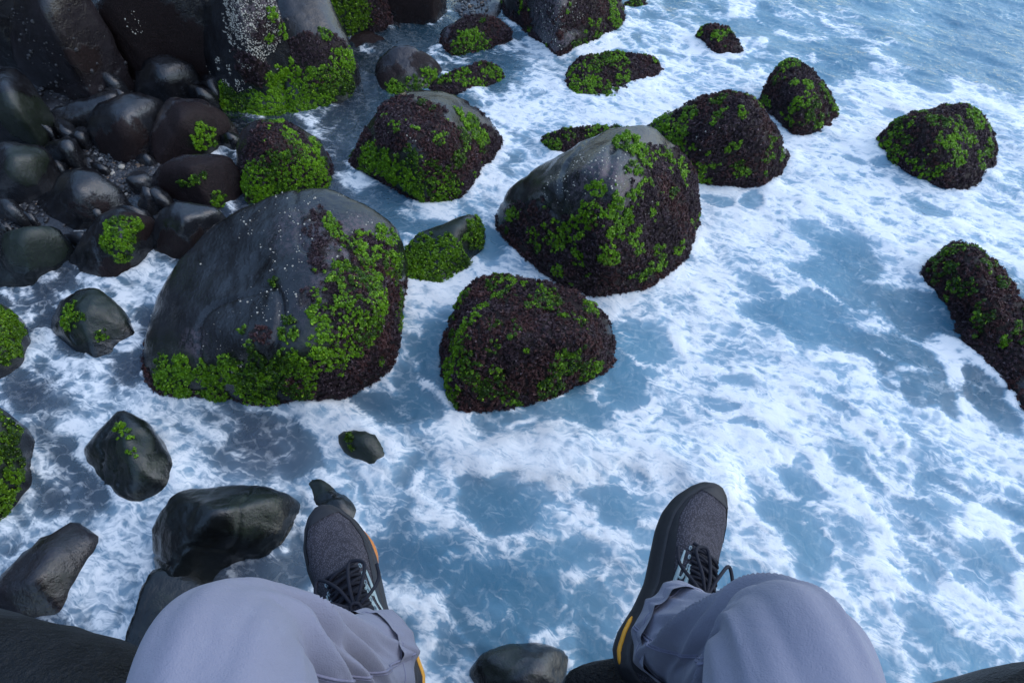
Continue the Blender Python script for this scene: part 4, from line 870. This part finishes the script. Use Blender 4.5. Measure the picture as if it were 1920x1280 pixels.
def sole_loft(z0, z1, g0, gm, g1, t0=0, t1=1, bulge=True, k=44):
    """closed block following the foot outline, z0..z1"""
    ts = np.concatenate([np.linspace(0, .06, 8), np.linspace(.08, .92, 34), np.linspace(.94, 1, 8)])
    out = []
    for f in np.linspace(0, 1, 7):
        g = (g0 * (1 - f) + g1 * f) + gm * math.sin(math.pi * f); z = z0 + (z1 - z0) * f
        yy = (ts - .5) * (1 + g * .45) + .5
        flare = 0.0035 * sstep(.35, .1, ts) * (1 - f)
        med = np.stack([cy(ts) + half(ts, 1) + g * .05 + flare, yy * LEN, z + spring(ts)], -1); lat = np.stack([cy(ts) - half(ts, -1) - g * .05 - flare, yy * LEN, z + spring(ts)], -1)
        out.append(np.concatenate([med, lat[::-1]]))
    V, F = loft(out); k = len(out[0]); n = len(ts)
    cap = lambda o: np.array([[o + i, o + i + 1, o + k - 2 - i, o + k - 1 - i] for i in range(n - 1)])
    return V, np.concatenate([F, cap(0)[:, ::-1], cap(6 * k)])
def lace_path(t0, a0, t1, a1, off=.003, lift=.004, n=14):
    u = np.linspace(0, 1, n); return upper_pt(t0 + (t1 - t0) * u, a0 + (a1 - a0) * u, 0.0) + np.array([0, 0, 1]) * (off + lift * np.sin(np.pi * u))[:, None]
def shoe(s, label):
    """built pointing +Y, medial side +X (right foot mirrored)"""
    mir = np.array([1, 1, 1]) if s < 0 else np.array([-1, 1, 1])
    root = bpy.data.objects.new('shoe', None); C.objects.link(root); root.parent = person; root['label'] = label
    def add(name, VF, mat, parent=None, smooth=True):
        V, F = VF; V = V * mir; F = F if s < 0 else F[:, ::-1]
        return link(name, np_mesh(name, V, F, smooth), M[mat], parent or root)
    ts = np.concatenate([np.linspace(0, .1, 10), np.linspace(.12, .9, 50), np.linspace(.91, 1, 14)]); as_ = np.linspace(0, np.pi, 60)
    V, F = patch(ts, as_, 0.0)
    tc = V[F].mean(1); tt = tc[:, 1] / LEN; aw = np.abs(np.abs(np.arctan2(tc[:, 2] - SOLE, tc[:, 0] - cy(tt))) - np.pi / 2)
    keep = ~((tt > .07) & (tt < .335) & (tc[:, 2] > .088))
    up = add('upper', (V, F[keep]), 'knit')
    # collar, padded
    ring = []
    for w in np.linspace(0, 2 * np.pi, 60):
        t = .205 + .14 * np.cos(w); x = cy(t) + .027 * np.sin(w); ring.append((x, t * LEN, .0925 + .014 * np.cos(w) + .004))
    add('collar', tube(np.array(ring), .0065, 10), 'overlay')
    ov = add('toe_cap', merge([patch(np.linspace(.93, .999, 14), np.linspace(.02, np.pi - .02, 40), .0012), patch(np.linspace(.70, .94, 14), np.linspace(.0, .45, 12), .0012), patch(np.linspace(.78, .94, 8), np.linspace(np.pi - .45, np.pi, 8), .0012)]), 'overlay')
    add('side_panel', merge([patch(np.linspace(.36, .72, 24), np.linspace(0, .50, 12), .0010), patch(np.linspace(.02, .36, 24), np.linspace(0, .75, 14), .0010), patch(np.linspace(.02, .40, 24), np.linspace(np.pi - .6, np.pi, 14), .0010)]), 'overlay')
    ms = add('midsole', sole_loft(0.004, SOLE + .004, .060, .06, .02), 'midsole')
    Vo, Fo = sole_loft(-0.002, 0.0045, -.03, .0, -.03)
    if s < 0: fw = sstep(.60, .72, Vo[:, 1] / LEN) * sstep(.97, .80, Vo[:, 1] / LEN) * (Vo[:, 0] > 0); Vo[:, 0] += .0095 * fw; Vo[:, 1] += .0085 * sstep(.93, 1, Vo[:, 1] / LEN)
    add('outsole', (Vo, Fo), 'outsole', ms)
    for t0, t1, side in ((.02, .24, 1), (.02, .10, -1)):       # amber flash let into the heel of the midsole
        tv = np.linspace(t0, t1, 20); x = cy(tv) + side * (half(tv, 1 if side > 0 else -1) + .0062); z = .020 + spring(tv) + .004 * np.sin(np.linspace(0, 3, 20))
        P = np.stack([x, tv * LEN * 1.0, z], -1); P[:, 1] -= .003
        V, F = tube(P, np.interp(np.linspace(0, 1, 20), [0, .12, .9, 1], [.001, .0042, .0034, .001]), 8); add('heel_flash', (V, F), 'stripe_y', ms)
    add('tongue', patch(np.linspace(.32, .60, 20), np.linspace(np.pi / 2 - .42, np.pi / 2 + .42, 16), .0025), 'lace')
    for pts, w in (([(.38, .42), (.46, .62), (.58, .86)], [.0015, .0036, .0012]), ([(.26, .62), (.36, .80), (.46, .98), (.52, 1.08)], [.0030, .0036, .003, .0015]), ([(.46, .60), (.45, .78), (.50, .95)], [.001, .0022, .001]),
                   ([(.36, 2.72), (.46, 2.50), (.56, 2.25)], [.0012, .0036, .0010])):
        add('logo_stripe', ribbon(pts, w, .0022), 'logo')
    lc = []
    for i, t in enumerate((.375, .42, .465, .51, .555, .60)):
        w = .62 - .03 * i
        lc.append(tube(lace_path(t, np.pi / 2 - w, t + .030, np.pi / 2 + w), .0026, 8)); lc.append(tube(lace_path(t, np.pi / 2 + w, t + .030, np.pi / 2 - w, .005), .0026, 8))
        for sg in (-1, 1):
            c = upper_pt(np.array([t]), np.array([np.pi / 2 + sg * (w + .05)]), .002)[0]; aa = np.linspace(0, 2 * np.pi, 12)
            add('eyelet', tube(np.stack([c[0] + .0016 * np.cos(aa), c[1] + .0030 * np.sin(aa), np.full(12, c[2] + .0006)], -1), .0010, 6), 'eyelet')
    k = upper_pt(np.array([.40]), np.array([np.pi / 2]), .0)[0] + np.array([0, 0, .008])
    def loop(pts): return tube(spline([k + np.array(p) for p in pts], 40), .0026, 8)
    lc.append(loop([(0, 0, 0), (.020, .022, .006), (.036, .052, -.006), (.018, .066, -.010), (.006, .034, 0), (0, 0, .001)]))
    lc.append(loop([(0, 0, 0), (-.020, .018, .006), (-.040, .044, -.010), (-.030, .070, -.018), (-.010, .040, -.002), (0, 0, .001)]))
    lc.append(loop([(0, 0, 0), (.024, .006, .004), (.044, .026, -.018), (.050, .050, -.030)])); lc.append(loop([(0, 0, 0), (-.020, .010, .005), (-.044, .020, -.014), (-.052, .040, -.028)]))
    lc.append(loop([(-.008, -.004, 0), (-.002, .006, .006), (.007, .003, .005), (.006, -.006, .001), (-.004, -.007, 0)]))
    add('laces', merge(lc), 'lace')
    root.location = {-1: (-.146, .100, 1.782), 1: (.150, .136, 1.780)}[s]
    ang = {-1: math.atan2(.168, .262), 1: -math.atan2(.168, .290)}[s]
    root.rotation_euler = Matrix.Rotation(ang, 3, 'Z').to_euler() if s < 0 else (Matrix.Rotation(ang, 3, 'Z') @ Matrix.Rotation(math.radians(26), 3, 'Y')).to_euler()
    if s > 0: root.location[0] += .010; root.location[2] += .014
    return root
SHOES = {-1: shoe(-1, 'left trainer, toe turned out, orange sole edge showing'), 1: shoe(1, 'right trainer, heel resting on a ledge, rolled to show its inner side')}
for s in (-1, 1):
    root = SHOES[s]; mw = Matrix.LocRotScale(root.location, root.rotation_euler, None)
    p0 = mw @ Vector((0.004 * (1 if s < 0 else -1), .066, .055)); p1 = mw @ Vector((0.004 * (1 if s < 0 else -1), .078, .100)); p2 = Vector(ANK[s] * .88 + KNEE[s] * .12)
    link('sock', np_mesh('sock', *tube(spline([p0, p1, Vector((np.array(p1) + np.array(p2)) / 2), p2], 24), np.interp(np.linspace(0, 1, 24), [0, .4, 1], [.034, .038, .038]), 28)), M['sock'], person)

# ------------------------------------------------------------------ gravel between the shore boulders
rng = np.random.default_rng(5)
PEB = [at(*q) for q in ((230, 325), (150, 300), (200, 170), (330, 170), (60, 400), (250, 350), (430, 280), (720, 18), (780, 22), (700, 40), (820, 20), (360, 190), (110, 260), (170, 180), (290, 330), (240, 370), (870, 15), (650, 60), (200, 285), (30, 405), (270, 400))]
cx = np.array(PEB); i = rng.integers(0, len(cx), 5200); pos = cx[i] + np.c_[rng.normal(0, .16, (5200, 2)), np.zeros(5200)]
keep = (pos[:, 0] > -4.5) & (pos[:, 1] < 7); pos = pos[keep]
pos[:, 2] = bed_h(pos[:, 0], pos[:, 1]) + .004
D2, F2 = ICO[2]; n = len(pos); k = len(D2)
sc = (0.006 + 0.012 * rng.random(n) ** 2.2)[:, None] * rng.uniform(.7, 1.25, (n, 3)) * np.array([1.15, 1, .65])
ang = rng.uniform(0, 6.3, n); c_, s_ = np.cos(ang), np.sin(ang)
V = D2[None] * sc[:, None]; V = np.stack([V[..., 0] * c_[:, None] - V[..., 1] * s_[:, None], V[..., 0] * s_[:, None] + V[..., 1] * c_[:, None], V[..., 2]], -1) + pos[:, None]
me = np_mesh('pebbles', V.reshape(-1, 3), (F2[None] + (np.arange(n) * k)[:, None, None]).reshape(-1, 3))
tone = rng.random(n); col = np.array([.020, .021, .025]) * (1 - tone[:, None]) + np.array([.085, .085, .090]) * tone[:, None]
wm = rng.random(n); col = np.where((wm < .05)[:, None], np.array([.17, .11, .07]), col); col = np.where((wm > .975)[:, None], np.array([.36, .34, .31]), col)
add_attr(me, 'tint', np.repeat(col, k, 0))
tag(link('pebbles', me, M['pebble']), 'fine dark wet gravel filling the gaps between shore boulders', 'gravel', kind='stuff')
M['pale'] = plain('pale_pebble', (.42, .38, .31), .45, 50, .25)
pm = None
for q in ((232, 319, .024), (215, 330, .018), (176, 166, .022), (160, 168, .016), (383, 168, .016), (700, 22, .030), (760, 15, .026), (735, 30, .022), (772, 28, .020), (560, 55, .014)):
    p = at(q[0], q[1], .05)
    if pm is None:
        D3, F3 = ICO[3]; pm = np_mesh('pebble', D3 * (1 + .10 * fbm(D3 * 1.7, 77, 3))[:, None] * np.array([1.1, .9, .62]), F3); pm.materials.append(M['pale'])
    o = link('pebble', pm); o.location = (p[0], p[1], float(bed_h(p[:1], p[1:2])[0]) + q[2] * .45); o.scale = (q[2],) * 3; o.rotation_euler = (0, 0, q[0])
    tag(o, 'pale rounded pebble among the dark gravel', 'pebble', 'pale pebbles in the gravel')
